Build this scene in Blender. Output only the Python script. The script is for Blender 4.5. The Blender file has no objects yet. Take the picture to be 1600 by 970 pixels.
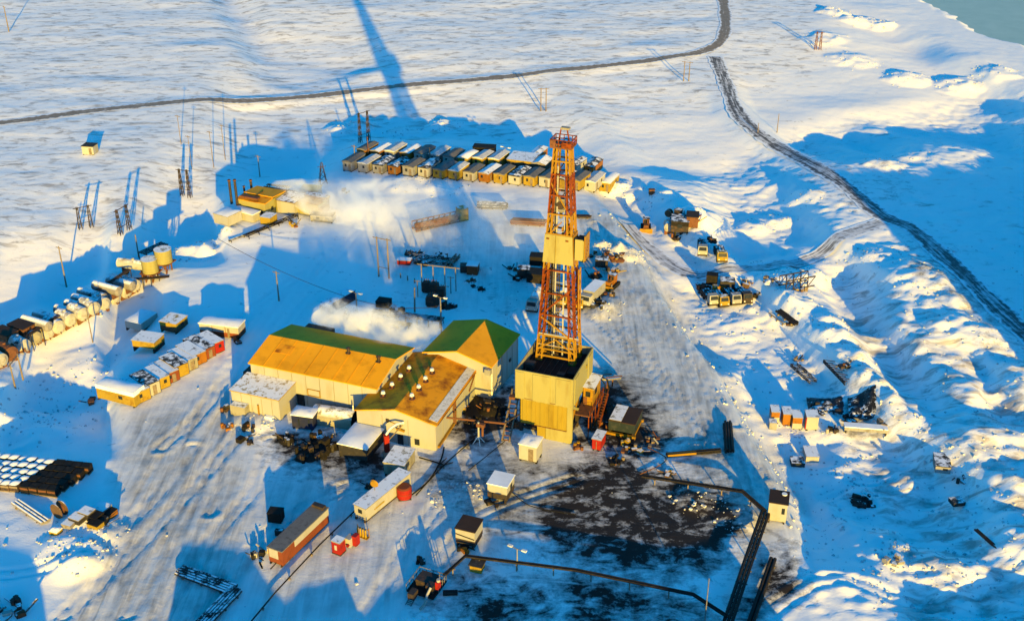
import bpy, bmesh, math, random
import numpy as np
from mathutils import Vector, Matrix
random.seed(7)
R = math.radians
C = bpy.context.scene.collection

# ------------------------------------------------------------------ camera model
CAM_H = 120.0
FPX = 1800.0                      # focal length for a 1600 wide frame
TILT = R(27.8)
SUN_EL = R(8.2)
SUN_AZ = R(13.0)                  # shadows run away from the camera and 13 degrees to its left
cT, sT = math.cos(TILT), math.sin(TILT)
D = np.array([-math.sin(SUN_AZ), math.cos(SUN_AZ)])     # way the sunlight travels over the ground
U = np.array([math.cos(SUN_AZ), math.sin(SUN_AZ)])

def ray(px, py):
    a = (px - 800) / FPX; b = (485 - py) / FPX
    return a, cT + b * sT, -sT + b * cT

def flat(px, py, z=0.0):
    r = ray(px, py); t = (z - CAM_H) / r[2]
    return r[0] * t, r[1] * t

def project(x, y, z):
    dz = z - CAM_H
    d = y * cT - dz * sT; v = y * sT + dz * cT
    d = np.maximum(d, 1.0)
    return 800 + FPX * x / d, 485 - FPX * v / d

# ------------------------------------------------------------------ value noise
_tab = np.random.RandomState(11).rand(512, 512)
def vnoise(x, y, seed=0):
    x = x + seed * 37.31; y = y + seed * 91.7
    xi = np.floor(x).astype(int); yi = np.floor(y).astype(int)
    fx = x - xi; fy = y - yi
    fx = fx * fx * (3 - 2 * fx); fy = fy * fy * (3 - 2 * fy)
    g = lambda i, j: _tab[(i) % 512, (j) % 512]
    a = g(xi, yi) * (1 - fx) + g(xi + 1, yi) * fx
    b = g(xi, yi + 1) * (1 - fx) + g(xi + 1, yi + 1) * fx
    return (a * (1 - fy) + b * fy) * 2 - 1
def fbm(x, y, octaves=4, seed=0, gain=.5):
    t = 0; a = 1; s = 0
    for k in range(octaves):
        t = t + a * vnoise(x * 2 ** k, y * 2 ** k, seed + k); s += a; a *= gain
    return t / s

# ------------------------------------------------------------------ region masks (polygons seen on the ground)
PX0, PY0, PSTEP = -400, -160, 4
PW, PH = 600, 330
_gx, _gy = np.meshgrid(PX0 + PSTEP * np.arange(PW), PY0 + PSTEP * np.arange(PH))
def poly_mask(polys):
    m = np.zeros((PH, PW), bool)
    for p in polys:
        ins = np.zeros((PH, PW), bool); n = len(p)
        for i in range(n):
            x1, y1 = p[i]; x2, y2 = p[(i + 1) % n]
            if y1 == y2: continue
            c = ((_gy < y1) != (_gy < y2)) & (_gx < (x2 - x1) * (_gy - y1) / (y2 - y1) + x1)
            ins ^= c
        m |= ins
    return m.astype(np.float32)
def blur(m, k):
    for ax in (0, 1):
        c = np.cumsum(np.pad(m, [(k + 1, k) if a == ax else (0, 0) for a in (0, 1)], mode='edge'), axis=ax)
        n = m.shape[ax]
        m = (np.take(c, np.arange(2 * k + 1, 2 * k + 1 + n), ax) - np.take(c, np.arange(0, n), ax)) / (2 * k + 1)
    return m
def sample(m, px, py):
    i = np.clip((px - PX0) / PSTEP, 0, PW - 1.01); j = np.clip((py - PY0) / PSTEP, 0, PH - 1.01)
    a = i.astype(int); b = j.astype(int); fa = i - a; fb = j - b
    return (m[b, a] * (1 - fa) + m[b, a + 1] * fa) * (1 - fb) + (m[b + 1, a] * (1 - fa) + m[b + 1, a + 1] * fa) * fb

SHADE = [   # areas meant to lie in shade; the terrain is sunk there for it
 [(950,315),(1000,298),(1060,322),(1045,350),(1040,395),(1130,415),(1112,440),(1095,480),(1060,460)],
 [(1125,300),(1180,315),(1240,290),(1290,330),(1295,372),(1200,388),(1150,360)],
 [(1000,262),(1060,215),(1110,190),(1200,222),(1300,292),(1200,286),(1120,280),(1060,285)],
 [(1186,172),(1330,141),(1480,148),(1640,160),(1660,262),(1480,262),(1290,258),(1225,215)],
 [(1050,468),(1130,484),(1240,505),(1290,560),(1180,572),(1125,580)],
 [(1165,570),(1260,548),(1330,600),(1290,650),(1200,655),(1185,620)],
 [(1200,700),(1330,690),(1430,700),(1440,780),(1330,800),(1250,790)],
 [(1390,545),(1430,540),(1480,600),(1505,655),(1440,660),(1400,600)],
 [(1480,750),(1560,760),(1570,870),(1420,880),(1420,800)],
 [(1250,800),(1400,810),(1420,900),(1260,890)],
 [(1440,935),(1660,925),(1660,1000),(1440,1000)],
 [(1345,420),(1400,445),(1410,540),(1340,520),(1300,450)],
 [(1540,560),(1600,600),(1620,680),(1560,660)],
 [(1150,400),(1230,395),(1300,400),(1240,440),(1160,430)],
 [(350,230),(420,175),(500,150),(640,190),(860,212),(1010,262),(930,262),(840,240),(700,228),(560,228),(480,300),(425,295),(350,300)],
 [(60,470),(100,440),(210,385),(290,345),(345,322),(345,410),(290,420),(190,420),(90,490),(-60,545),(-60,500)],
 [(395,118),(480,96),(620,98),(500,132),(440,140)],
 [(330,-10),(352,-10),(400,60),(435,112),(405,122),(370,50)],
 [(1420,70),(1470,75),(1500,105),(1470,112),(1425,95)],
 [(0,640),(60,610),(175,660),(180,720),(0,720)],
 [(150,525),(185,508),(345,530),(240,560),(150,600)],
]
LIT = [
 [(1330,200),(1400,205),(1410,222),(1330,216)],[(1440,232),(1560,228),(1570,252),(1450,262)],[(1250,210),(1280,207),(1284,216),(1252,220)],
 [(1480,290),(1600,310),(1640,360),(1560,345)],[(1340,240),(1390,250),(1350,262)],[(1560,180),(1640,185),(1600,198)],
 [(1070,240),(1110,232),(1150,250),(1090,260)],[(1180,255),(1230,262),(1200,275)],
 [(640,200),(760,205),(700,215)],[(480,215),(560,205),(540,220)],[(150,410),(230,372),(240,382),(170,420)],
 [(1300,700),(1340,690),(1360,740),(1310,740)],[(1230,575),(1260,570),(1270,590),(1240,600)],[(1340,850),(1400,840),(1400,880),(1350,880)],
 [(1040,330),(1060,330),(1050,380),(1040,380)],
]
PAD = [[(180,560),(345,420),(560,360),(820,300),(960,320),(1240,770),(1260,860),(1180,1040),(150,1040),(180,700)]]
ROUGH = [[(960,290),(1130,270),(1220,215),(1640,130),(1900,300),(1900,1060),(1240,1060),(1260,860),(1230,760)]]
ROAD_FAR = [(-260,222),(-60,199),(40,188),(150,173),(350,152),(560,132),(760,119),(900,106),(1040,90),(1105,76),(1132,52),(1130,0),(1118,-60)]
ROAD_COAST = [(1118,86),(1135,125),(1150,165),(1180,195),(1230,226),(1310,282),(1375,335),(1425,358),(1490,415),(1560,482),(1660,575),(1760,650)]
ROAD_BRANCH = [(1385,345),(1340,360),(1250,388),(1160,408),(1080,405),(1020,370),(980,335)]

M_shade = np.clip(poly_mask(SHADE) - poly_mask(LIT), 0, 1)
M_pad = blur(poly_mask(PAD), 3)
M_rough = blur(poly_mask(ROUGH), 4)

# ------------------------------------------------------------------ terrain, integrated along the way the light travels
S0, S1, U0, U1 = 60, 720, -420, 420
ns, nu = S1 - S0, U1 - U0
_s = S0 + np.arange(ns); _u = U0 + np.arange(nu)
UU, SS = np.meshgrid(_u, _s)
XX = UU * U[0] + SS * D[0]; YY = UU * U[1] + SS * D[1]

def seg_dist(X, Y, pts):
    best = np.full(X.shape, 1e9)
    for (x1, y1), (x2, y2) in zip(pts[:-1], pts[1:]):
        dx, dy = x2 - x1, y2 - y1; L = dx * dx + dy * dy + 1e-9
        t = np.clip(((X - x1) * dx + (Y - y1) * dy) / L, 0, 1)
        best = np.minimum(best, np.hypot(X - x1 - t * dx, Y - y1 - t * dy))
    return best

MOUNDS = [  # seen at (px, py), radius, height, lumpiness
 (1098,335,6.5,4.2,.5),(1160,392,3.5,2.2,.6),(1185,392,3,1.6,.6),(1235,425,7,3,.6),(1270,412,5,3,.6),(300,378,6.5,3.6,.45),
 (325,365,4,2.6,.5),(60,650,8,2.4,.4),(20,640,8,2.8,.4),(115,622,6,1.6,.4),(975,395,4.5,2.6,.9),(945,388,4,2.2,.9),(1312,522,4,2.2,.8),
 (1335,552,5,2.6,.8),(1390,610,6,2.6,.8),(1360,585,4,2.4,.8),(1440,440,12,3.2,.5),(1480,470,10,2.4,.6),(1490,895,8,3.4,.6),(1450,890,6,2.6,.7),
 (1400,642,5,2,.8),(125,872,5,1.8,.8),(100,855,4,1.4,.8),(960,276,6,3.4,.7),(985,285,5,2.4,.7),(1030,300,5,2.2,.8),(1005,298,4,1.8,.8),
 (640,285,7,1.6,.3),(690,290,7,1.4,.3),(757,424,2.0,1.6,.6),(830,486,8,1.2,.5),(940,482,5,1.4,.6),(1150,472,8,1.3,.4),(1240,470,6,2.6,.7),
 (1150,805,4,1.6,.6),(1090,782,4,1.0,.6),(1390,870,4,2.6,.8),(1410,850,3,2.4,.8),(1330,705,4,1.6,.7),(1310,712,4,1.4,.7),(1350,740,3,1.8,.7),
 (1430,720,3,1.6,.7),(1500,780,4,1.8,.7),(1300,500,4,1.6,.8),(1500,520,12,3.0,.5),(1560,600,10,3.4,.5),(1540,690,10,3,.5),(1590,760,9,3,.5),
 (160,835,4,1.2,.6),(130,822,4,1.2,.6),(390,660,3,1.1,.7),(405,668,2.5,.8,.7),(1420,110,9,3,.5),(1500,118,9,3.4,.5),(1560,112,8,2.4,.5),
 (1340,30,8,3.4,.6),(1375,35,6,3.0,.6),(1310,20,8,3,.6),(1290,60,10,2,.6),(1330,85,10,2,.6),(1240,420,3,1.4,.8),(1600,850,8,3,.5),(1575,930,6,2,.6),
 (470,300,3.5,1.6,.5),(520,330,3,1,.6),(345,360,3,2,.5),(145,478,4,.8,.4),(60,590,9,1.0,.3),(120,560,9,1.0,.3),(735,770,3,.5,.8),(700,775,3,.4,.8),
 (1385,820,3,1.6,.9),(1250,650,3,.8,.7),(1470,705,3,1.4,.8),(560,180,6,1.8,.5),(690,180,6,2.4,.5),(530,185,5,1.8,.5),(630,190,6,1.4,.5),
 (1385,255,6,2.2,.6),(1420,240,6,2,.6),(1260,300,5,1.8,.7),(1215,320,5,1.6,.7),(1180,330,5,2.2,.6),(1320,395,5,1.8,.7),(1370,400,6,1.8,.7),
]
SHORE = [flat(1338,-60), flat(1430,0), flat(1520,42), flat(1600,78), flat(1720,130), flat(1900,200), flat(2300,330)]

NEAR_SHADE_TIPS = [(-160,860),(-60,850),(58,850),(76,985),(268,985),(282,850),(385,842),(412,885),(450,945),(540,895),(562,965),(600,900),(690,872),(760,838),(860,832),(960,850),(1060,862),(1130,848),(1160,880),(1192,985),(1420,990),(1450,945),(1640,930),(1800,940)]  # where the near shadows end; sets the profile of the added unseen bank
def build_terrain():
    Z = np.zeros_like(XX)
    warp_x = fbm(XX / 14, YY / 14, 3, 21) * 10; warp_y = fbm(XX / 14, YY / 14, 3, 25) * 7
    tan_s = math.tan(SUN_EL) * 1.25 + .045
    slope = np.tan(SUN_EL)
    mnd = np.zeros_like(XX)
    lump = fbm(XX / 2.3, YY / 2.3, 3, 31); lump2 = fbm(XX / 5.5, YY / 5.5, 2, 35)
    for (px, py, r, h, l) in MOUNDS:
        x, y = flat(px, py)
        q = np.hypot(XX - x, YY - y) / r + lump2 * .35
        mnd = np.maximum(mnd, h * (.58 if px > 1000 else .85) * np.clip(1 - q * q * .8, 0, 1) ** 1.2 * (1 + l * lump))
    roads = np.minimum(seg_dist(XX, YY, [flat(*p) for p in ROAD_FAR]), np.minimum(seg_dist(XX, YY, [flat(*p) for p in ROAD_COAST]), seg_dist(XX, YY, [flat(*p) for p in ROAD_BRANCH])))
    on_road = np.clip(1 - (roads - 3.2) / 4.5, 0, 1)
    sx = np.array([p[0] for p in SHORE]); sy = np.array([p[1] for p in SHORE])
    shore_x = np.interp(YY, sy[::-1], sx[::-1])
    beyond = (XX - shore_x) + fbm(XX / 18, YY / 18, 4, 61) * 9
    # unseen bank added below the view, its height cut to shade the near yard
    nb = [flat(*p) for p in NEAR_SHADE_TIPS]; bu = np.array([x * U[0] + y * U[1] for x, y in nb]); bs = np.array([x * D[0] + y * D[1] for x, y in nb])
    s_bank = 97.0
    bh = np.clip(np.interp(_u, bu, bs, left=s_bank, right=s_bank) - s_bank - 2, 0, None) * math.tan(SUN_EL)
    bank = bh[None, :] * np.clip(1.35 - ((SS - s_bank) / 7.0) ** 2, 0, 1)
    # unseen ridge added beyond the edge of the view to shade the shore flat
    tip = [flat(*p) for p in [(1205,228),(1260,246),(1330,262),(1480,252),(1620,240),(1800,250),(2000,262)]]
    tu = np.array([x * U[0] + y * U[1] for x, y in tip]); ts = np.array([x * D[0] + y * D[1] for x, y in tip])
    ppx, ppy = project(XX, YY, np.zeros_like(XX)); dd_ = YY * cT + CAM_H * sT
    okm = ppx > 1600 + 27 * FPX / dd_
    s_c = np.where(okm, SS, 0).max(0)
    hb = np.where((_u >= tu[0]) & (_u <= tu[-1]), np.clip(np.interp(_u, tu, ts) - s_c, 0, None) * slope, 0) * (1 + .10 * fbm(_u / 9.0, _u * 0 + 3.3, 3, 71))
    hb = np.convolve(np.pad(hb, 9, mode='edge'), np.ones(19) / 19, 'valid')
    shade_ridge = hb[None, :] * np.clip(1.0 - np.abs(SS - s_c[None, :]) / np.maximum(hb[None, :] * 1.5, 1), 0, 1) * (1 + .06 * fbm(XX / 8, YY / 8, 3, 73))
    for it in range(3):
        px, py = project(XX, YY, Z)
        sh = sample(M_shade, px + warp_x * 1.0, py + warp_y * .8) > .5
        pad = sample(M_pad, px, py); rough = sample(M_rough, px, py)
        T = np.zeros_like(XX); cur = np.zeros(nu)
        for k in range(ns):
            rec = np.clip(-cur * .10, 0, .125 - .075 * np.clip((YY[k] - 260) / 80, 0, 1) * (1 - rough[k]))
            cur = np.where(sh[k], np.maximum(cur - tan_s, -5.0 - 1.5 * np.clip((YY[k] - 290) / 40, 0, 1) + 2.6 * np.clip((YY[k] - 300) / 60, 0, 1) * (1 - rough[k])), cur + rec)
            T[k] = cur
        wide = np.clip((YY - 270) / 40, 0, 1); T = blur(T, 1) * (1 - wide) + blur(blur(T, 5), 3) * wide
        far = np.clip((YY - 300) / 60, 0, 1) * (1 - rough)
        n_pad = fbm(XX / 9, YY / 9, 3, 3) * .13 + fbm(XX / 1.7, YY / 1.7, 2, 5) * .015
        n_out = fbm(XX / 30, YY / 16, 4, 7, .33) * .55 + fbm(XX / 8, YY / 4, 2, 9) * .05
        n_rough = fbm(XX / 15, YY / 13, 4, 13, .5) * .5 + np.abs(fbm(XX / 7, YY / 7, 4, 15, .55)) * .55 - .3
        n = n_out * (1 - pad) * (1 - rough) + n_rough * rough * (1 - pad) + n_pad * pad
        n = n * (1 - .85 * on_road)
        T = T * (1 - .2 * on_road) * (1 - pad * .5)
        b = np.clip(beyond / 10, 0, 1)
        beach = np.clip((beyond + 26) / 14, 0, 1)
        n = n * (1 - .8 * beach)
        Z = T + n + mnd * (1 - .8 * on_road) - 3.2 * b - .6 * beach + bank + shade_ridge
    return Z
TZ = build_terrain()

TRACKS = [[(500,400),(350,600),(230,760),(120,985)],[(560,360),(430,520),(350,650),(330,800)],[(900,470),(1000,560),(1100,680),(1225,790),(1262,900)],[(900,440),(960,500),(1080,640),(1190,740)],
 [(695,345),(760,430),(818,498)],[(300,985),(420,835),(540,760)],[(560,985),(640,850),(705,760),(728,705)],[(200,960),(300,780),(345,640),(362,520),(470,430)],[(1190,965),(1300,905),(1450,935),(1620,880)],
 [(1255,790),(1310,745),(1390,735)],[(1262,770),(1320,728),(1400,712)],[(240,985),(330,845),(400,760),(420,690)],[(880,500),(930,600),(1010,690)],[(960,330),(1040,450),(1130,590),(1240,770)],[(975,340),(1075,480),(1160,620)],
 [(100,960),(210,860),(340,720),(392,655)],[(620,985),(700,860),(760,800),(900,750)],[(930,350),(985,440),(1070,560),(1150,660)],[(250,700),(310,650),(370,560)],[(-20,900),(100,880),(220,800),(300,700)]]
def hgt_np(X, Y):
    u = X * U[0] + Y * U[1]; s = X * D[0] + Y * D[1]
    i = np.clip(u - U0, 0, nu - 1.01); j = np.clip(s - S0, 0, ns - 1.01)
    a = i.astype(int); b = j.astype(int); fa = i - a; fb = j - b
    z = (TZ[b, a] * (1 - fa) + TZ[b, a + 1] * fa) * (1 - fb) + (TZ[b + 1, a] * (1 - fa) + TZ[b + 1, a + 1] * fa) * fb
    edge = np.clip(np.minimum(np.minimum(u - U0, U1 - 1 - u), np.minimum(s - S0, S1 - 1 - s)) / 30, 0, 1)
    return z * edge
def gz(x, y):
    return float(hgt_np(np.array([x]), np.array([y]))[0])
def at(px, py, lift=0.0):
    """the point of the terrain met by the line of sight through a photo pixel"""
    r = ray(px, py); z = 0.0
    for _ in range(8):
        t = (z - CAM_H) / r[2]; x, y = r[0] * t, r[1] * t
        z = .5 * z + .5 * gz(x, y)
    return Vector((x, y, gz(x, y) + lift))
def at_z(px, py, z):
    x, y = flat(px, py, z); return Vector((x, y, z))
SKY_STR = .15; SKY_SAT = 1.6; SUN_STR = 4.9; SUN_COL = (1.0, .64, .07); EXPOSURE = 1.32
# ------------------------------------------------------------------ materials
def new_mat(name):
    m = bpy.data.materials.new(name); m.use_nodes = True
    nt = m.node_tree; nt.nodes.clear()
    return m, nt
def nd(nt, t, **kw):
    n = nt.nodes.new(t)
    for k, v in kw.items():
        if k == 'ins':
            for kk, vv in v.items(): n.inputs[kk].default_value = vv
        else: setattr(n, k, v)
    return n
def ramp(nt, p0, p1, c0=(0,0,0,1), c1=(1,1,1,1)):
    r = nd(nt, 'ShaderNodeValToRGB'); e = r.color_ramp.elements
    e[0].position = p0; e[1].position = p1; e[0].color = c0; e[1].color = c1
    return r
def mixc(nt, fac, a, b, blend='MIX'):
    m = nd(nt, 'ShaderNodeMix', data_type='RGBA', blend_type=blend)
    for sock, v in ((0, fac), (6, a), (7, b)):
        if hasattr(v, 'links') or hasattr(v, 'is_linked'): nt.links.new(v, m.inputs[sock])
        else: m.inputs[sock].default_value = v if sock == 0 else (*v[:3], 1)
    return m.outputs[2]

def paint(name, col, rough=.6, metal=0.0, wear=None, wear_amt=.35, scale=1.2, snow=0.0, streak=False, ridges=0.0):
    """weathered painted surface: mottled colour, worn patches, snow settled on what faces up, optional pressed ridges"""
    m, nt = new_mat(name); L = nt.links.new
    out = nd(nt, 'ShaderNodeOutputMaterial'); b = nd(nt, 'ShaderNodeBsdfPrincipled', ins={'Roughness': rough, 'Metallic': metal}); b.inputs['Specular IOR Level'].default_value = .12
    L(b.outputs[0], out.inputs[0])
    geo = nd(nt, 'ShaderNodeNewGeometry')
    mp = nd(nt, 'ShaderNodeMapping'); mp.inputs['Scale'].default_value = (1, 1, .25 if streak else 1)
    L(geo.outputs['Position'], mp.inputs[0])
    n1 = nd(nt, 'ShaderNodeTexNoise', ins={'Scale': scale, 'Detail': 5.0, 'Roughness': .65}); L(mp.outputs[0], n1.inputs[0])
    n2 = nd(nt, 'ShaderNodeTexNoise', ins={'Scale': scale * .27, 'Detail': 3.0}); L(mp.outputs[0], n2.inputs[0])
    dark = tuple(c * .72 for c in col); light = tuple(min(1, c * 1.15) for c in col)
    c = mixc(nt, n2.outputs[0], dark, light)
    if wear is None: wear = tuple(x * .35 for x in col)
    r1 = ramp(nt, .72 - wear_amt * .6, .80 - wear_amt * .3); L(n1.outputs[0], r1.inputs[0])
    c = mixc(nt, r1.outputs[0], c, wear)
    if snow > 0:
        sp = nd(nt, 'ShaderNodeSeparateXYZ'); L(geo.outputs['Normal'], sp.inputs[0])
        up = ramp(nt, .55, .85); L(sp.outputs[2], up.inputs[0])
        n3 = nd(nt, 'ShaderNodeTexNoise', ins={'Scale': .8, 'Detail': 6.0, 'Roughness': .7}); L(geo.outputs['Position'], n3.inputs[0])
        r3 = ramp(nt, .62 - snow * .4, .68 - snow * .3); L(n3.outputs[0], r3.inputs[0])
        mm = nd(nt, 'ShaderNodeMath', operation='MULTIPLY'); L(up.outputs[0], mm.inputs[0]); L(r3.outputs[0], mm.inputs[1])
        c = mixc(nt, mm.outputs[0], c, (.78, .80, .83))
    L(c, b.inputs['Base Color'])
    bp = nd(nt, 'ShaderNodeBump', ins={'Strength': .25, 'Distance': .04}); L(n1.outputs[0], bp.inputs['Height'])
    if ridges > 0:
        w = nd(nt, 'ShaderNodeTexWave', wave_type='BANDS', bands_direction='X', ins={'Scale': ridges})
        tc = nd(nt, 'ShaderNodeTexCoord'); L(tc.outputs['Object'], w.inputs[0])
        b2 = nd(nt, 'ShaderNodeBump', ins={'Strength': .5, 'Distance': .05}); L(w.outputs[0], b2.inputs['Height']); L(bp.outputs[0], b2.inputs['Normal'])
        bp = b2
    L(bp.outputs[0], b.inputs['Normal'])
    return m

def ground_material():
    m, nt = new_mat('snow_ground'); L = nt.links.new
    out = nd(nt, 'ShaderNodeOutputMaterial'); b = nd(nt, 'ShaderNodeBsdfPrincipled', ins={'Roughness': .75})
    b.inputs['Specular IOR Level'].default_value = .15
    L(b.outputs[0], out.inputs[0])
    geo = nd(nt, 'ShaderNodeNewGeometry'); P = geo.outputs['Position']
    at_d = nd(nt, 'ShaderNodeAttribute', attribute_name='dirt'); at_p = nd(nt, 'ShaderNodeAttribute', attribute_name='pack'); at_g = nd(nt, 'ShaderNodeAttribute', attribute_name='scrub')
    def noise(scale, detail=5, rough=.6, map_scale=None, rot=0, dist=0.0):
        n = nd(nt, 'ShaderNodeTexNoise', ins={'Scale': scale, 'Detail': float(detail), 'Roughness': rough, 'Distortion': dist})
        if map_scale:
            mp = nd(nt, 'ShaderNodeMapping'); mp.inputs['Scale'].default_value = map_scale; mp.inputs['Rotation'].default_value = (0, 0, rot)
            L(P, mp.inputs[0]); L(mp.outputs[0], n.inputs[0])
        else: L(P, n.inputs[0])
        return n.outputs[0]
    big = noise(.05, 4); mid = noise(.35, 6, .65); blot = noise(.16, 6, .68, (1, 1.9, 1), R(-24), 1.6); fine = noise(2.2, 4, .7)
    wind = noise(.16, 7, .62, (1, 2.3, 1), R(-12), .6); tr1 = noise(.55, 5, .6, (1, .10, 1), R(24), .5); tr2 = noise(.6, 5, .6, (1, .09, 1), R(-48), .6)
    trm = nd(nt, 'ShaderNodeMath', operation='MINIMUM'); L(tr1, trm.inputs[0]); L(tr2, trm.inputs[1]); track = trm.outputs[0]
    snow = mixc(nt, big, (.84, .83, .81), (.93, .92, .90))
    packr = ramp(nt, .22, .58, (.22, .215, .20, 1), (.66, .65, .62, 1)); pk = nd(nt, 'ShaderNodeMath', operation='MULTIPLY_ADD'); L(mid, pk.inputs[0]); pk.inputs[1].default_value = .55; pk2 = nd(nt, 'ShaderNodeMath', operation='ADD'); L(track, pk2.inputs[0]); pk2.inputs[1].default_value = -.26; L(pk2.outputs[0], pk.inputs[2]); L(pk.outputs[0], packr.inputs[0])
    c = mixc(nt, at_p.outputs['Fac'], snow, packr.outputs[0])
    # scrub: dark grass tips poking through wind-blown snow
    sc = nd(nt, 'ShaderNodeMath', operation='MULTIPLY_ADD'); L(at_g.outputs['Fac'], sc.inputs[0]); sc.inputs[1].default_value = .22; L(wind, sc.inputs[2])
    scr = ramp(nt, .72, .90); L(sc.outputs[0], scr.inputs[0])
    c = mixc(nt, scr.outputs[0], c, (.40, .37, .34))
    # trodden, oily dirt
    dn = nd(nt, 'ShaderNodeMath', operation='MULTIPLY_ADD'); L(mid, dn.inputs[0]); dn.inputs[1].default_value = 1.5
    fq = nd(nt, 'ShaderNodeMath', operation='MULTIPLY'); fq.inputs[1].default_value = .45; L(fine, fq.inputs[0]); L(fq.outputs[0], dn.inputs[2])
    dd = nd(nt, 'ShaderNodeMath', operation='MULTIPLY_ADD'); L(at_d.outputs['Fac'], dd.inputs[0]); dd.inputs[1].default_value = 1.75; L(dn.outputs[0], dd.inputs[2]); d3 = nd(nt, 'ShaderNodeMath', operation='MULTIPLY_ADD'); L(blot, d3.inputs[0]); d3.inputs[1].default_value = 1.6; L(dd.outputs[0], d3.inputs[2]); dd = d3
    dr = ramp(nt, .74, 1.0); dm = nd(nt, 'ShaderNodeMath', operation='MULTIPLY'); L(dd.outputs[0], dm.inputs[0]); dm.inputs[1].default_value = .36
    L(dm.outputs[0], dr.inputs[0])
    dirtc = mixc(nt, fine, (.007, .006, .006), (.034, .027, .023))
    c = mixc(nt, dr.outputs[0], c, dirtc)
    L(c, b.inputs['Base Color'])
    ww = nd(nt, 'ShaderNodeMath', operation='MULTIPLY'); wq = nd(nt, 'ShaderNodeMath', operation='MULTIPLY'); wq.inputs[1].default_value = .42; L(wind, wq.inputs[0]); inv = nd(nt, 'ShaderNodeMath', operation='SUBTRACT'); inv.inputs[0].default_value = 1.0; L(at_p.outputs['Fac'], inv.inputs[1]); L(wq.outputs[0], ww.inputs[0]); L(inv.outputs[0], ww.inputs[1])
    tw = nd(nt, 'ShaderNodeMath', operation='MULTIPLY'); L(track, tw.inputs[0]); L(at_p.outputs['Fac'], tw.inputs[1])
    tsum = nd(nt, 'ShaderNodeMath', operation='ADD'); L(ww.outputs[0], tsum.inputs[0]); L(tw.outputs[0], tsum.inputs[1])
    hsum = nd(nt, 'ShaderNodeMath', operation='MULTIPLY_ADD'); L(tsum.outputs[0], hsum.inputs[0]); hsum.inputs[1].default_value = .8; mq = nd(nt, 'ShaderNodeMath', operation='MULTIPLY'); mq.inputs[1].default_value = .55; L(mid, mq.inputs[0]); L(mq.outputs[0], hsum.inputs[2])
    bp = nd(nt, 'ShaderNodeBump', ins={'Strength': .34, 'Distance': .32}); L(hsum.outputs[0], bp.inputs['Height'])
    b2 = nd(nt, 'ShaderNodeBump', ins={'Strength': .55, 'Distance': .07}); L(fine, b2.inputs['Height']); L(bp.outputs[0], b2.inputs['Normal'])
    L(b2.outputs[0], b.inputs['Normal'])
    return m

def road_material(name, c0, c1, snow_c=(.6,.6,.62), amount=.5):
    m, nt = new_mat(name); L = nt.links.new
    out = nd(nt, 'ShaderNodeOutputMaterial'); b = nd(nt, 'ShaderNodeBsdfPrincipled', ins={'Roughness': .85}); L(b.outputs[0], out.inputs[0])
    uv = nd(nt, 'ShaderNodeUVMap'); geo = nd(nt, 'ShaderNodeNewGeometry')
    mp = nd(nt, 'ShaderNodeMapping'); mp.inputs['Scale'].default_value = (7, .06, 1); L(uv.outputs[0], mp.inputs[0])
    n = nd(nt, 'ShaderNodeTexNoise', ins={'Scale': 1.0, 'Detail': 6.0, 'Roughness': .7}); L(mp.outputs[0], n.inputs[0])
    n2 = nd(nt, 'ShaderNodeTexNoise', ins={'Scale': .6, 'Detail': 5.0}); L(geo.outputs['Position'], n2.inputs[0])
    c = mixc(nt, n2.outputs[0], c0, c1)
    ad = nd(nt, 'ShaderNodeMath', operation='MULTIPLY_ADD'); L(n2.outputs[0], ad.inputs[0]); ad.inputs[1].default_value = .35; L(n.outputs[0], ad.inputs[2])
    r = ramp(nt, .98 - amount * .55, 1.12 - amount * .55); L(ad.outputs[0], r.inputs[0])
    c = mixc(nt, r.outputs[0], c, snow_c)
    sp = nd(nt, 'ShaderNodeSeparateXYZ'); L(uv.outputs[0], sp.inputs[0])
    e1 = nd(nt, 'ShaderNodeMath', operation='SUBTRACT'); L(sp.outputs[0], e1.inputs[0]); e1.inputs[1].default_value = .5
    e2 = nd(nt, 'ShaderNodeMath', operation='ABSOLUTE'); L(e1.outputs[0], e2.inputs[0])
    e3 = nd(nt, 'ShaderNodeMath', operation='MULTIPLY_ADD'); L(n2.outputs[0], e3.inputs[0]); e3.inputs[1].default_value = .45; L(e2.outputs[0], e3.inputs[2])
    er = ramp(nt, .54, .66); L(e3.outputs[0], er.inputs[0])
    L(mixc(nt, er.outputs[0], c, (.82, .84, .87)), b.inputs['Base Color'])
    bp = nd(nt, 'ShaderNodeBump', ins={'Strength': .5, 'Distance': .15}); L(ad.outputs[0], bp.inputs['Height']); L(bp.outputs[0], b.inputs['Normal'])
    return m

def water_material():
    m, nt = new_mat('icy_sea'); L = nt.links.new
    out = nd(nt, 'ShaderNodeOutputMaterial'); b = nd(nt, 'ShaderNodeBsdfPrincipled', ins={'Roughness': .55}); L(b.outputs[0], out.inputs[0])
    geo = nd(nt, 'ShaderNodeNewGeometry')
    n = nd(nt, 'ShaderNodeTexNoise', ins={'Scale': .12, 'Detail': 6.0, 'Roughness': .65}); L(geo.outputs['Position'], n.inputs[0])
    L(mixc(nt, n.outputs[0], (.22, .36, .31), (.40, .53, .47)), b.inputs['Base Color'])
    bp = nd(nt, 'ShaderNodeBump', ins={'Strength': .3, 'Distance': .2}); L(n.outputs[0], bp.inputs['Height']); L(bp.outputs[0], b.inputs['Normal'])
    return m

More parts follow.
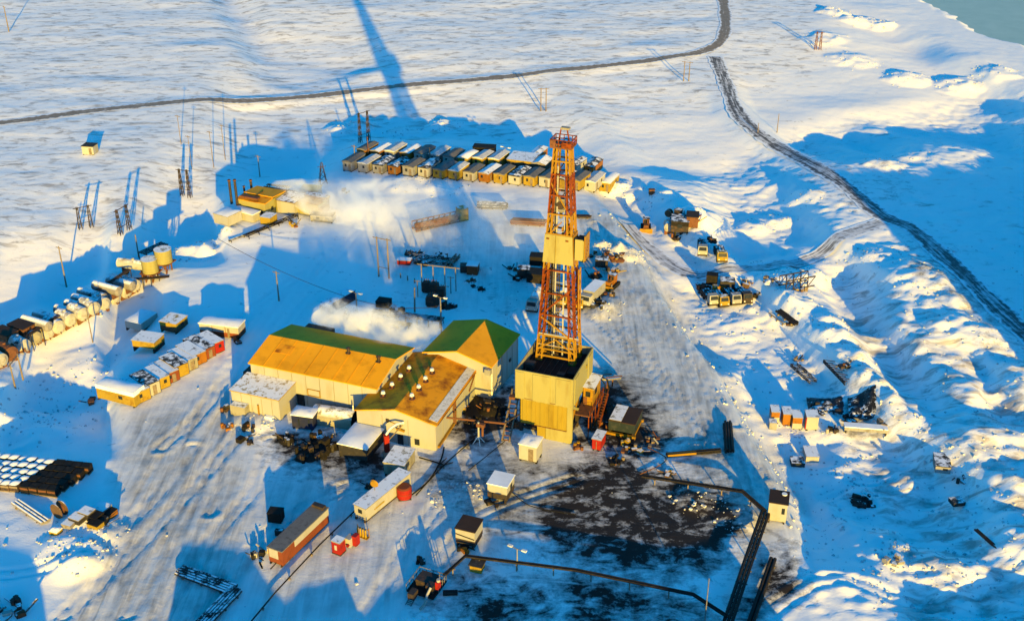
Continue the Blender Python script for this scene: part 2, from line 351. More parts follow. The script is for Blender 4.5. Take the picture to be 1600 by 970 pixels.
M = {}
M['ground'] = ground_material()
M['road_far'] = road_material('dirt_road', (.14, .11, .08), (.28, .23, .18), (.6, .57, .53), .42)
M['road_coast'] = road_material('snow_track', (.025, .024, .026), (.15, .145, .15), (.60, .61, .64), .62)
M['road_side'] = road_material('side_snow_track', (.06, .058, .06), (.22, .22, .23), (.62, .63, .66), .74)
M['road_edge'] = road_material('dark_road_edge', (.02, .02, .022), (.07, .065, .06), (.5, .5, .52), .12)
M['sea'] = water_material()
M['snow'] = paint('settled_snow', (.82, .84, .87), .8, wear=(.7, .72, .76), scale=.8)
M['old_snow'] = paint('grey_old_snow', (.55, .56, .58), .8, wear=(.25, .24, .24), scale=1.6)
M['cream'] = paint('cream_wall_panel', (.33, .325, .30), .6, wear=(.27, .25, .2), scale=.5, streak=True)
M['cream_dull'] = paint('dull_cream_panel', (.24, .225, .18), .6, wear=(.14, .12, .08), scale=.7, streak=True)
M['rig_yellow'] = paint('pale_yellow_rig_panel', (.275, .25, .095), .55, wear=(.22, .18, .06), scale=.5, streak=True)
M['rig_yellow2'] = paint('deep_yellow_rig_panel', (.26, .19, .022), .55, wear=(.19, .13, .015), scale=.5, streak=True)
M['roof_yellow'] = paint('ochre_sheet_roof', (.71, .325, .008), .75, wear=(.52, .235, .006), scale=.35, ridges=1.6)
M['roof_rust'] = paint('ochre_roof_with_soot', (.67, .29, .008), .75, wear=(.20, .06, .006), wear_amt=.42, scale=.28, ridges=1.6)
M['steel_orange'] = paint('orange_red_steel', (.21, .046, .003), .5, wear=(.07, .018, .004), wear_amt=.55, scale=1.5)
M['steel_yellow'] = paint('yellow_steel', (.27, .15, .012), .5, wear=(.2, .08, .01), scale=1.5)
M['steel_dark'] = paint('dark_steel', (.035, .03, .028), .6, wear=(.1, .05, .03), scale=1.5)
M['steel_grey'] = paint('grey_steel', (.16, .155, .15), .55, wear=(.08, .05, .035), scale=1.5)
M['rust'] = paint('rusty_steel', (.14, .06, .03), .75, wear=(.06, .03, .02), scale=1.8)
M['black'] = paint('black_deck', (.012, .011, .010), .8, wear=(.03, .022, .016), scale=1.5)
M['glass'] = paint('dark_window', (.02, .025, .03), .2, scale=1)
M['white_tank'] = paint('white_tank_paint', (.34, .34, .33), .55, wear=(.2, .16, .11), scale=.9, snow=.45)
M['red'] = paint('red_paint', (.26, .016, .010), .5, wear=(.13, .012, .01), scale=1.2)
M['redbrown'] = paint('red_brown_cladding', (.17, .045, .018), .65, wear=(.10, .03, .014), scale=1)
M['orange'] = paint('orange_paint', (.25, .10, .012), .55, wear=(.14, .05, .01), scale=1.2)
M['navy'] = paint('navy_paint', (.016, .02, .055), .5, wear=(.03, .03, .05), scale=1)
M['teal_dark'] = paint('dark_green_grey_paint', (.02, .03, .034), .55, wear=(.04, .045, .045), scale=1)
M['wood'] = paint('grey_timber', (.19, .15, .11), .8, wear=(.08, .06, .045), scale=2)
M['snowy_dark'] = paint('dark_steel_under_snow', (.03, .028, .028), .7, wear=(.06, .05, .04), scale=1.4, snow=.42)
M['snowy_brown'] = paint('brown_timber_under_snow', (.12, .075, .045), .8, wear=(.06, .04, .03), scale=1.4, snow=.55)
M['snowy_grey'] = paint('grey_sheet_under_snow', (.22, .21, .21), .7, wear=(.12, .1, .09), scale=1, snow=.72)
M['snowy_cream'] = paint('cream_sheet_under_snow', (.28, .26, .2), .7, wear=(.16, .14, .1), scale=.9, snow=.6)
M['snowy_yellow'] = paint('yellow_sheet_under_snow', (.30, .20, .025), .7, wear=(.2, .13, .02), scale=.8, snow=.62)
M['house_grey'] = paint('pale_grey_cladding', (.24, .24, .24), .65, wear=(.15, .14, .12), scale=.8, snow=.3)
M['house_yellow'] = paint('ochre_yellow_cladding', (.28, .19, .022), .6, wear=(.18, .1, .012), scale=.8, snow=.3)
M['house_brown'] = paint('brown_cladding', (.10, .06, .035), .7, wear=(.05, .03, .02), scale=.8, snow=.3)
M['roof_dark'] = paint('dark_felt_roof', (.035, .032, .03), .8, wear=(.07, .06, .055), scale=1)
M['roof_brown'] = paint('rust_brown_roof', (.045, .025, .016), .75, wear=(.03, .02, .015), scale=1.2)
M['grey_felt'] = paint('worn_grey_roof', (.15, .145, .14), .8, wear=(.08, .075, .07), scale=1.5, ridges=1.1)
M['tyre'] = paint('black_rubber', (.013, .013, .013), .85, scale=2)
M['lamp'] = paint('pale_lamp_housing', (.7, .7, .68), .4, scale=2)
M['cloth'] = paint('black_tarpaulin', (.018, .018, .02), .45, wear=(.05, .05, .055), scale=.9, snow=.18)
M['pipe_black'] = paint('black_pipe_lagging', (.016, .014, .013), .6, wear=(.04, .03, .022), scale=1.4)

# ------------------------------------------------------------------ mesh builder
class MB:
    def __init__(s): s.v = []; s.f = []; s.m = []; s.ms = []; s.smooth = []
    def mi(s, mat):
        if mat not in s.ms: s.ms.append(mat)
        return s.ms.index(mat)
    def add(s, vs, fs, mat, smooth=False):
        b = len(s.v); s.v += [tuple(v) for v in vs]; k = s.mi(mat)
        for f in fs: s.f.append(tuple(i + b for i in f)); s.m.append(k); s.smooth.append(smooth)
        return s
    def box(s, cx, cy, z0, lx, ly, h, mat, top=None, yaw=0.0):
        c, sn = math.cos(yaw), math.sin(yaw)
        p = [(-lx/2,-ly/2),(lx/2,-ly/2),(lx/2,ly/2),(-lx/2,ly/2)]
        q = [(cx + x*c - y*sn, cy + x*sn + y*c) for x, y in p]
        vs = [(x, y, z0) for x, y in q] + [(x, y, z0 + h) for x, y in q]
        s.add(vs, [(3,2,1,0),(0,1,5,4),(1,2,6,5),(2,3,7,6),(3,0,4,7)], mat)
        s.add(vs[4:], [(0,1,2,3)], top or mat)
        return s
    def bar(s, p, q, w, mat, h=None):
        p = Vector(p); q = Vector(q); d = q - p
        if d.length < 1e-6: return s
        z = d.normalized(); up = Vector((0,0,1)) if abs(z.z) < .95 else Vector((0,1,0))
        x = z.cross(up).normalized(); y = x.cross(z).normalized()
        h = h or w; vs = []
        for e in (p, q):
            for a, b in ((-1,-1),(1,-1),(1,1),(-1,1)): vs.append(e + x*(a*w/2) + y*(b*h/2))
        return s.add(vs, [(0,1,2,3),(7,6,5,4),(0,4,5,1),(1,5,6,2),(2,6,7,3),(3,7,4,0)], mat)
    def tube(s, p, q, r, mat, n=10, r2=None, caps=True):
        p = Vector(p); q = Vector(q); d = q - p; z = d.normalized()
        up = Vector((0,0,1)) if abs(z.z) < .95 else Vector((0,1,0))
        x = z.cross(up).normalized(); y = x.cross(z).normalized(); r2 = r if r2 is None else r2
        vs = []
        for e, rr in ((p, r), (q, r2)):
            for k in range(n):
                a = 2*math.pi*k/n; vs.append(e + x*(rr*math.cos(a)) + y*(rr*math.sin(a)))
        s.add(vs, [(k, n+k, n+(k+1) % n, (k+1) % n) for k in range(n)], mat, True)
        if caps: s.add(vs, [tuple(range(n)), tuple(range(2*n-1, n-1, -1))], mat)
        return s
    def path(s, pts, r, mat, n=8):
        """one swept round tube through the points"""
        pts = [Vector(p) for p in pts]; vs = []; m = len(pts)
        for i, p in enumerate(pts):
            t = (pts[min(i+1, m-1)] - pts[max(i-1, 0)]).normalized()
            up = Vector((0,0,1)) if abs(t.z) < .95 else Vector((0,1,0))
            x = t.cross(up).normalized(); y = x.cross(t).normalized()
            for k in range(n):
                a = 2*math.pi*k/n; vs.append(p + x*(r*math.cos(a)) + y*(r*math.sin(a)))
        fs = [(i*n+k, (i+1)*n+k, (i+1)*n+(k+1) % n, i*n+(k+1) % n) for i in range(m-1) for k in range(n)]
        s.add(vs, fs, mat, True)
        return s.add(vs, [tuple(range(n)), tuple(range(m*n-1, (m-1)*n-1, -1))], mat)
    def gable(s, x0, y0, x1, y1, ze, zr, mat_wall, ridge='x', ends=True):
        """gable triangles closing a roof"""
        if ridge == 'x':
            ym = (y0+y1)/2
            s.add([(x0,y0,ze),(x0,y1,ze),(x0,ym,zr)], [(1,0,2)], mat_wall); s.add([(x1,y0,ze),(x1,y1,ze),(x1,ym,zr)], [(0,1,2)], mat_wall)
        else:
            xm = (x0+x1)/2
            s.add([(x0,y0,ze),(x1,y0,ze),(xm,y0,zr)], [(0,1,2)], mat_wall); s.add([(x0,y1,ze),(x1,y1,ze),(xm,y1,zr)], [(1,0,2)], mat_wall)
        return s
    def slab(s, quad, t, mat):
        """thick sheet under a quad (four points, counter-clockwise seen from above)"""
        q = [Vector(p) for p in quad]; n = (q[1]-q[0]).cross(q[2]-q[0]).normalized()
        vs = q + [p - n*t for p in q]
        return s.add(vs, [(0,1,2,3),(7,6,5,4),(0,4,5,1),(1,5,6,2),(2,6,7,3),(3,7,4,0)], mat)
    def heap(s, cx, cy, z0, rx, ry, h, mat, seed=1, n=14, rings=5, rag=.3):
        rnd = random.Random(seed); vs = []; 
        off = [1 + rnd.uniform(-rag, rag) for _ in range(n)]
        for j in range(rings):
            t = j / rings
            for k in range(n):
                a = 2*math.pi*k/n; rr = (1-t) ** .8 * off[k] * (1 + rnd.uniform(-.12, .12))
                vs.append((cx + rx*rr*math.cos(a), cy + ry*rr*math.sin(a), z0 + h*(1-(1-t)**2) * (1+rnd.uniform(-.15,.15)) if j else z0 - .15))
        vs.append((cx, cy, z0 + h)); top = len(vs)-1
        fs = [(j*n+k, j*n+(k+1) % n, (j+1)*n+(k+1) % n, (j+1)*n+k) for j in range(rings-1) for k in range(n)]
        fs += [((rings-1)*n+k, (rings-1)*n+(k+1) % n, top) for k in range(n)]
        return s.add(vs, fs, mat, True)
    def build(s, name, parent=None, loc=None, yaw=0.0, label=None, cat=None, group=None, kind=None):
        me = bpy.data.meshes.new(name); me.from_pydata(s.v, [], s.f)
        for mt in s.ms: me.materials.append(M[mt])
        me.polygons.foreach_set('material_index', s.m); me.polygons.foreach_set('use_smooth', s.smooth); me.update()
        o = bpy.data.objects.new(name, me); C.objects.link(o)
        if parent: o.parent = parent
        if loc is not None: o.location = loc; o.rotation_euler = (0, 0, yaw)
        return tag(o, label, cat, group, kind)
def tag(o, label=None, cat=None, group=None, kind=None):
    for k, v in (('label', label), ('category', cat), ('group', group), ('kind', kind)):
        if v: o[k] = v
    return o
def thing(name, label, cat, loc, yaw=0.0, group=None):
    o = bpy.data.objects.new(name, None); C.objects.link(o); o.empty_display_size = .3
    o.location = loc; o.rotation_euler = (0, 0, yaw)
    return tag(o, label, cat, group)
YAW = R(-20.0)          # the lie of the whole site
# ------------------------------------------------------------------ the ground, one sheet to the horizon
DIRT = [ # (polygon, strength)
 ([(835,765),(900,712),(950,692),(1060,738),(1160,772),(1195,800),(1150,870),(1090,905),(960,905),(870,885),(820,840),(800,800)], .58),
 ([(880,780),(1000,760),(1080,800),(1100,860),(1000,900),(930,860)], .60),
 ([(720,930),(770,915),(830,940),(830,1000),(700,1000)], .66),
 ([(430,655),(520,660),(640,700),(650,740),(560,770),(480,740),(400,720)], .55),
 ([(470,670),(560,680),(560,735),(490,730)], .75),
 ([(690,590),(800,560),(815,690),(760,705),(690,700)], .7),
 ([(890,690),(940,560),(1000,600),(1060,690),(1000,740),(930,720)], .66),
 ([(940,600),(1000,610),(1010,660),(950,690)], .8),
 ([(1170,870),(1240,850),(1260,900),(1200,980),(1140,1000)], .62),
 ([(1265,620),(1320,615),(1400,660),(1380,690),(1300,680)], .42),
 ([(1310,770),(1360,762),(1375,795),(1330,800)], .62),
 ([(1260,820),(1310,840),(1300,880),(1250,860)], .22),
 ([(1430,375),(1520,455),(1610,540),(1600,560),(1500,470),(1400,385)], .7),
 ([(1215,225),(1310,275),(1380,330),(1370,345),(1300,300)], .5),
 ([(1340,255),(1420,300),(1440,325),(1400,310),(1340,275)], .75),
 ([(640,330),(740,330),(740,360),(640,370)], .2),
 ([(740,420),(770,440),(815,490),(800,500),(760,470)], .45),
 ([(420,330),(520,330),(500,350),(380,390)], .25),
 ([(640,690),(700,690),(720,770),(650,790)], .16),
 ([(560,460),(700,470),(700,510),(560,500)], .25),
 ([(810,395),(960,395),(960,450),(820,470)], .25),
 ([(1040,340),(1100,345),(1120,395),(1060,380)], .25),
 ([(1090,440),(1180,440),(1180,475),(1100,475)], .25),
 ([(780,830),(850,860),(850,900),(760,890)], .3),
 ([(640,700),(800,690),(880,740),(860,830),(760,830),(680,790)], .34),
 ([(1020,640),(1130,690),(1180,790),(1080,760)], .36), ([(690,880),(880,900),(900,1000),(660,1000)], .44),
 ([(860,880),(1000,900),(1120,930),(1100,1000),(880,1000)], .52),
 ([(740,760),(840,770),(860,850),(760,850)], .4),
 ([(920,868),(934,868),(934,879),(920,879)], 1.6), ([(884,952),(912,952),(912,970),(884,970)], 1.6),  # two dark pits, painted flat as near-black patches
 ([(470,395),(520,395),(400,560),(350,560)], .05),
]
PACK = [([(185,640),(385,600),(400,880),(330,1000),(60,1000),(200,800)], 1.0), ([(880,330),(960,320),(1240,770),(1240,860),(1100,760),(960,600),(900,480)], .95),
        ([(560,370),(840,320),(850,500),(600,440)], .6), ([(400,740),(720,700),(900,700),(880,800),(600,980),(380,1000)], .7)]
SCRUB = [([(-300,-150),(1300,-150),(1300,130),(900,230),(420,260),(330,330),(100,400),(-300,470)], 1.0), ([(960,250),(1130,180),(1640,130),(1700,500),(1560,480),(1350,330)], .6),
         ([(1280,380),(1640,560),(1640,1000),(1400,1000),(1300,560)], 1.15)]

def axis(lo, hi, core_lo, core_hi, step_fn):
    c = [core_lo]
    while c[-1] < core_hi: c.append(c[-1] + step_fn(c[-1]))
    st = step_fn(core_hi)
    while c[-1] < hi: st *= 1.35; c.append(c[-1] + st)
    st = step_fn(core_lo); d = []
    x = core_lo
    while x > lo: st *= 1.35; x -= st; d.append(x)
    return np.array(d[::-1] + c)
gxs = axis(-6000, 6000, -235, 255, lambda x: .75)
gys = axis(-3000, 9000, 112, 560, lambda y: .5 + max(0, (y - 150)) * .0022)
GX, GY = np.meshgrid(gxs, gys)
GZ = hgt_np(GX, GY)
# finer lumps than the coarse height grid carries
_px, _py = project(GX, GY, GZ)
inside = (np.abs(GX) < 300) & (GY > 90) & (GY < 640)
padg = sample(M_pad, _px, _py); rghg = sample(M_rough, _px, _py) * (1 - padg)
GZ = GZ + np.where(inside, fbm(GX / 2.1, GY / 1.5, 3, 41) * (.032 + .028 * (1 - padg) + .10 * rghg) + np.abs(fbm(GX / 3.4, GY / 3.0, 3, 45, .65)) * .38 * rghg + fbm(GX / .9, GY / .8, 2, 47) * (.018 + .10 * rghg), 0)
ny, nx = GX.shape
_near = (GX > -110) & (GX < 110) & (GY > 110) & (GY < 300); _nx, _ny = GX[_near], GY[_near]; _ru = np.zeros(_nx.shape)
for tr in TRACKS:
    pts = [flat(*p) for p in tr]; dn = []
    for i in range(len(pts)-1):
        p0, p1, p2, p3 = (np.array(pts[max(i-1,0)]), np.array(pts[i]), np.array(pts[i+1]), np.array(pts[min(i+2,len(pts)-1)]))
        for j in range(6):
            t = j/6; dn.append(tuple(.5*((2*p1)+(p2-p0)*t+(2*p0-5*p1+4*p2-p3)*t*t+(3*p1-p0-3*p2+p3)*t**3)))
    dn.append(pts[-1]); dd = seg_dist(_nx, _ny, dn)
    _ru = _ru - .24*np.exp(-((dd-1.05)/.38)**2) + .13*np.exp(-((dd-1.9)/.45)**2)
GZ[_near] += np.clip(_ru, -.3, .25)
_rd = np.minimum(seg_dist(GX, GY, [flat(*p) for p in ROAD_COAST]), np.minimum(seg_dist(GX, GY, [flat(*p) for p in ROAD_FAR]), seg_dist(GX, GY, [flat(*p) for p in ROAD_BRANCH])))
GZ = np.where(_rd < 4.5, hgt_np(GX, GY) + (GZ - hgt_np(GX, GY)) * np.clip((_rd - 3.2) / 1.3, 0, 1), GZ)
me = bpy.data.meshes.new('snow_ground')
me.vertices.add(nx * ny); me.vertices.foreach_set('co', np.stack([GX, GY, GZ], -1).astype(np.float32).ravel())
idx = np.arange(nx * ny).reshape(ny, nx)
quads = np.stack([idx[:-1, :-1], idx[:-1, 1:], idx[1:, 1:], idx[1:, :-1]], -1).reshape(-1, 4)
me.loops.add(quads.size); me.loops.foreach_set('vertex_index', quads.ravel().astype(np.int32))
me.polygons.add(len(quads)); me.polygons.foreach_set('loop_start', (np.arange(len(quads)) * 4).astype(np.int32))
me.update(calc_edges=True)
me.polygons.foreach_set('use_smooth', np.ones(len(quads), bool))
wx = fbm(GX / 5, GY / 5, 3, 51) * 26; wy = fbm(GX / 5, GY / 5, 3, 55) * 16
def paint_attr(name, defs, k):
    m = np.zeros((PH, PW), np.float32)
    for p, s in defs: m = np.maximum(m, blur(poly_mask([p]) * s, k))
    a = np.where(inside, sample(m, _px + wx, _py + wy), 0).astype(np.float32)
    me.attributes.new(name, 'FLOAT', 'POINT').data.foreach_set('value', a.ravel())
paint_attr('dirt', DIRT, 9); paint_attr('pack', PACK, 7); paint_attr('scrub', SCRUB, 8)
me.materials.append(M['ground'])
go = bpy.data.objects.new('snow_ground', me); C.objects.link(go); go['kind'] = 'structure'

def ribbon(name, pix, width, mat, lift=.07, n_across=7):
    pts = [Vector((*flat(*p), 0)) for p in pix]
    # smooth and resample
    dense = []
    for i in range(len(pts) - 1):
        p0 = pts[max(i-1, 0)]; p1 = pts[i]; p2 = pts[i+1]; p3 = pts[min(i+2, len(pts)-1)]
        k = max(2, int((p2 - p1).length / 1.5))
        for j in range(k):
            t = j / k
            dense.append(.5 * ((2*p1) + (p2-p0)*t + (2*p0-5*p1+4*p2-p3)*t*t + (3*p1-p0-3*p2+p3)*t**3))
    dense.append(pts[-1])
    vs = []; uvs = []; run = 0
    for i, p in enumerate(dense):
        t = (dense[min(i+1, len(dense)-1)] - dense[max(i-1, 0)]).normalized(); nrm = Vector((-t.y, t.x, 0))
        if i: run += (p - dense[i-1]).length
        w = width * (1 + .10 * math.sin(run * .21) + .06 * math.sin(run * .9 + 1))
        for j in range(n_across):
            q = p + nrm * (w * (j / (n_across-1) - .5))
            vs.append((q.x, q.y)); uvs.append((j / (n_across-1), run))
    X = np.array([v[0] for v in vs]); Y = np.array([v[1] for v in vs])
    Zs = np.maximum.reduce([hgt_np(X + dx, Y + dy) for dx in (-.6, 0, .6) for dy in (-.6, 0, .6)]) + lift
    fs = [(i*n_across+j, i*n_across+j+1, (i+1)*n_across+j+1, (i+1)*n_across+j) for i in range(len(dense)-1) for j in range(n_across-1)]
    m = bpy.data.meshes.new(name); m.from_pydata([(x, y, z) for x, y, z in zip(X, Y, Zs)], [], [f[::-1] for f in fs])
    ul = m.uv_layers.new(name='UVMap')
    for lp in m.loops: ul.data[lp.index].uv = uvs[lp.vertex_index]
    m.materials.append(M[mat]); m.polygons.foreach_set('use_smooth', [True]*len(fs))
    o = bpy.data.objects.new(name, m); C.objects.link(o); o['kind'] = 'structure'
ribbon('dirt_road', ROAD_FAR, 5.4, 'road_far', .10)
ribbon('snow_track', ROAD_COAST, 6.0, 'road_coast', .10)
ribbon('side_track', ROAD_BRANCH, 5.0, 'road_side', .06)
wv = [(x, y) for x, y in SHORE]
wm = bpy.data.meshes.new('sea')
_sv = [(x - 16, y, -2.0) for x, y in wv] + [(x + 2500, y + 400, -2.0) for x, y in wv]
_n = len(wv)
_sv += [(wv[0][0] + 400, 9000, -2.0), (9000, 9000, -2.0), (9000, wv[-1][1], -2.0)]
wm.from_pydata(_sv, [], [(i + 1, i, _n + i, _n + i + 1) for i in range(_n - 1)])
wm.materials.append(M['sea']); wo = bpy.data.objects.new('sea', wm); C.objects.link(wo); wo['kind'] = 'structure'

# broken clods of snow thrown up by the ploughs on the heaps and along the yard's rim
def clods():
    rnd = np.random.RandomState(5); spots = []
    for (px, py, r, h, l) in MOUNDS:
        x, y = flat(px, py); n = int(min(70, 9 * r * (.6 + l)))
        a = rnd.rand(n) * 6.283; q = rnd.rand(n) ** .6 * r * 1.25
        spots += [(x + q[k] * math.cos(a[k]), y + q[k] * math.sin(a[k])) for k in range(n)]
    rim = [(945,312),(1010,410),(1090,540),(1170,670),(1250,800),(1270,900)]
    for (a, b) in zip(rim[:-1], rim[1:]):
        for k in range(36):
            t = rnd.rand(); x, y = flat(a[0] + (b[0] - a[0]) * t + rnd.normal() * 16, a[1] + (b[1] - a[1]) * t + rnd.normal() * 6); spots.append((x, y))
    for k in range(2600):
        px, py = 1080 + rnd.rand() * 560, 380 + rnd.rand() * 620
        if (px - 945) * 460 - (py - 310) * 295 > 0: spots.append(flat(px, py))
    for k in range(90): spots.append(flat(rnd.rand() * 1000 - 40, 560 + rnd.rand() * 420))
    S = np.array(spots); Zc = hgt_np(S[:, 0], S[:, 1]); b = MB()
    base = [(-1,-1,-1),(1,-1,-1),(1,1,-1),(-1,1,-1),(-.7,-.7,1),(.7,-.7,1),(.7,.7,1),(-.7,.7,1)]
    fs = [(3,2,1,0),(4,5,6,7),(0,1,5,4),(1,2,6,5),(2,3,7,6),(3,0,4,7)]
    for i in range(len(S)):
        sz = .06 + .26 * rnd.rand() ** 3.2; w = rnd.rand() * 6.283; c, s_ = math.cos(w), math.sin(w)
        vs = []
        for v in base:
            x, y, z = v[0] * sz * (.7 + .6 * rnd.rand()), v[1] * sz * (.7 + .6 * rnd.rand()), v[2] * sz * (.5 + .5 * rnd.rand())
            vs.append((S[i, 0] + x * c - y * s_, S[i, 1] + x * s_ + y * c, Zc[i] + z * .8 + sz * .1))
        b.add(vs, fs, 'old_snow')
    b.build('snow_clods', None, None, 0, 'broken white snow clods strewn over the heaps and yard rim', 'snow clods', None, 'stuff')
clods()
# ------------------------------------------------------------------ the drilling rig
def rig():
    cx, cy = flat(893, 694)
    o = thing('drilling_rig', 'tall drilling rig with orange and yellow lattice derrick on a boxy yellow base', 'drilling rig', (cx, cy, 0), YAW)
    # local: x along the front wall (front corner nearest the camera is 0, wall runs to -11), y to the back (0 .. 12.4)
    W, Dp, H1 = 11.0, 12.4, 13.7
    b = MB()                                                    # upper front shelter wall with raised bays
    b.box(-W/2, .1, 7.7, W, .2, H1-7.7, 'rig_yellow')
    for k, (x0, x1) in enumerate(((-10.9,-9.2),(-7.6,-4.3),(-3.2,-.5))):
        b.box((x0+x1)/2, -.05, 7.9, x1-x0, .14, H1-8.2, 'rig_yellow')
    b.build('front_wall', o)
    b = MB(); b.box(-.1, Dp/2+.1, 7.7, .2, Dp-.2, H1-7.7, 'rig_yellow')
    b.box(.06, 2.2, 7.9, .12, 2.6, H1-8.3, 'rig_yellow'); b.box(.06, 10.6, 7.9, .12, 2.4, H1-8.3, 'rig_yellow')
    b.box(.1, 8.2, 11.6, .1, .5, .7, 'rig_yellow2'); b.build('side_wall', o)
    b = MB(); b.box(-W+.1, Dp/2+.1, 7.7, .2, Dp-.2, H1-7.7, 'cream_dull'); b.box(-W-.05, 4, 8.4, .1, 3, 4.6, 'cream_dull'); b.build('side_wall', o)
    b = MB(); b.box(-W/2, Dp+.1, 7.7, W, .2, H1-7.7, 'cream_dull'); b.build('back_wall', o)
    b = MB(); b.box(-W/2, Dp/2+.1, 11.8, W-.5, Dp-.4, .25, 'black')
    for k in range(9): b.box(-W+.8+k*1.2, Dp/2, 12.06, .12, Dp-1, .08, 'steel_dark')
    b.box(-3.2, 3.0, 12.06, 1.4, 1.1, .7, 'steel_dark'); b.box(-9.6, 4.5, 12.06, 1.6, 1.6, .9, 'steel_dark'); b.box(-1.4, 4.6, 12.06, 1.8, 2.6, .8, 'black')
    b.build('drill_floor', o)
    b = MB()                                                    # lower sheeted bay under the front wall
    b.box(-5.5, .25, 2.6, 8.9, .3, 5.35, 'rig_yellow2')
    for x in (-9.6,-7.9,-6.2,-4.5,-2.8): b.box(x+.45, .04, 2.75, .75, .16, 5.0, 'rig_yellow2')
    b.box(-5.5, .05, 7.9, 8.9, .2, .1, 'rust'); b.box(-5.5, .05, 2.5, 8.9, .2, .1, 'rust')
    b.build('lower_panel', o)
    b = MB(); b.box(-.5, .3, 0, 1.0, .5, 7.68, 'rig_yellow'); b.box(-3.0, .5, 0, 4.0, .9, 2.5, 'rig_yellow'); b.box(-5.7, .6, 0, 2.1, .8, 2.45, 'rig_yellow2')
    b.build('front_footing', o)
    b = MB()                                                    # legs, beams and braces of the substructure
    for x in (-W+.8, -W/2, -.9):
        for y in (1.3, Dp/2, Dp-.6): b.bar((x,y,0),(x,y,7.7),.55,'steel_dark')
    for z in (1.0, 4.2, 7.4):
        for y in (1.3, Dp-.6): b.bar((-W+.6,y,z),(-.6,y,z),.4,'steel_dark')
        for x in (-W+.8,-.9): b.bar((x,1,z),(x,Dp-.4,z),.4,'steel_dark')
    b.bar((-.45,.6,7.6),(-.45,9.2,1.4),.55,'rig_yellow',.5); b.bar((-.4,.5,3.8),(-.4,5.0,7.4),.3,'steel_yellow')
    b.bar((-.9,Dp/2,.2),(-.9,Dp-.6,7.4),.3,'steel_dark'); b.bar((-W+.8,1.3,.2),(-W+.8,Dp/2,7.4),.3,'steel_dark')
    b.box(-W/2, Dp/2+.6, 0, W-2.4, Dp-3, .6, 'black'); b.box(-6, 8, .6, 3, 3, 2.6, 'steel_dark'); b.tube((-4.4,6.2,0),(-4.4,6.2,4.6),.55,'rust')
    b.build('substructure', o)
    # driller's cabin on the right flank
    b = MB(); b.box(1.0, 9.0, 4.9, 1.8, 5.2, 3.6, 'steel_yellow', top='snowy_yellow'); b.slab([(-.0,6.2,8.7),(2.2,6.2,8.52),(2.2,11.8,8.52),(-.0,11.8,8.7)], .14, 'snowy_yellow')
    dh = b.build('doghouse', o)
    b = MB(); b.box(1.0, 6.38, 6.7, .9, .08, 1.1, 'glass'); b.build('window', dh); b = MB(); b.box(1.92, 8.4, 6.5, .08, 1.4, 1.1, 'glass'); b.build('window', dh)
    b = MB(); b.box(.5, 6.37, 4.95, .7, .08, 1.6, 'rust'); b.build('door', dh)
    b = MB(); b.box(1.0, 7.6, 4.5, 2.8, 9.2, .22, 'rust')
    for y in (3.2,5.4,7.6,9.8,12.0): b.bar((2.35,y,4.7),(2.35,y,5.8),.08,'steel_orange'); b.bar((2.2,y,0),(2.2,y,4.5),.16,'steel_orange')
    for z in (5.3,5.8): b.bar((2.35,3.0,z),(2.35,12.2,z),.07,'steel_orange')
    b.build('side_gallery', o)
    b = MB()                                                    # stair down the flank
    for s in (-.45,.45): b.bar((3.0+s,11.9,4.6),(3.0+s,5.4,.1),.14,'steel_orange'); b.bar((3.0+s,11.9,5.6),(3.0+s,5.4,1.1),.07,'steel_orange')
    for k in range(14): t=k/14; b.box(3.0, 11.9-6.5*t, 4.6-4.5*t, .85, .32, .06, 'rust')
    b.build('stair', o)
    b = MB(); b.path([(1.9,12.6,7.6),(2.8,13.2,6.8),(3.2,13.1,5.0),(3.0,12.4,3.2),(3.1,11.6,1.2)], .16, 'tyre'); b.path([(1.9,12.3,7.2),(2.5,12.8,6.0),(2.7,12.6,3.6),(2.5,12.0,.6)], .12, 'tyre'); b.build('hose_bundle', o)
    # ramp going down behind
    b = MB(); b.slab([(.6,Dp+.3,7.2),(2.6,Dp+.3,7.2),(2.6,25.0,.6),(.6,25.0,.6)][::1], .3, 'snowy_cream')
    b.bar((.5,Dp+.3,7.6),(.5,25,1.0),.2,'rust'); b.bar((2.7,Dp+.3,7.6),(2.7,25,1.0),.2,'rust'); b.bar((1.6,18,3.8),(1.6,18,0),.25,'rust'); b.bar((1.6,22,2.0),(1.6,22,0),.25,'rust')
    b.build('pipe_ramp', o)
    # ---------------- derrick: four tapering lattice legs
    z0, zt = 12.05, 53.4
    bx, by = -5.8, 9.6
    hw0, hd0, hw1, hd1 = 3.75, 2.15, 1.35, 1.05
    def half(z): t=(z-z0)/(zt-z0); return hw0+(hw1-hw0)*t, hd0+(hd1-hd0)*t
    def corner(sx, sy, z, inx=0, iny=0):
        a, d = half(z); return Vector((bx+sx*(a-inx), by+sy*(d-iny), z))
    bands = [(12.05,17.4,'steel_yellow'),(17.4,30.6,'steel_orange'),(30.6,41.3,'steel_yellow'),(41.3,48.6,'steel_orange'),(48.6,53.4,'steel_yellow')]
    levels = [12.05,14.6,17.4,21.6,26.0,30.6,34.2,37.6,41.3,44.8,48.6,51.0,53.4]
    def col(z):
        for a, c, m in bands:
            if a <= z + .01 < c: return m
        return bands[-1][2]
    cw = 1.05                                                   # width of each lattice leg
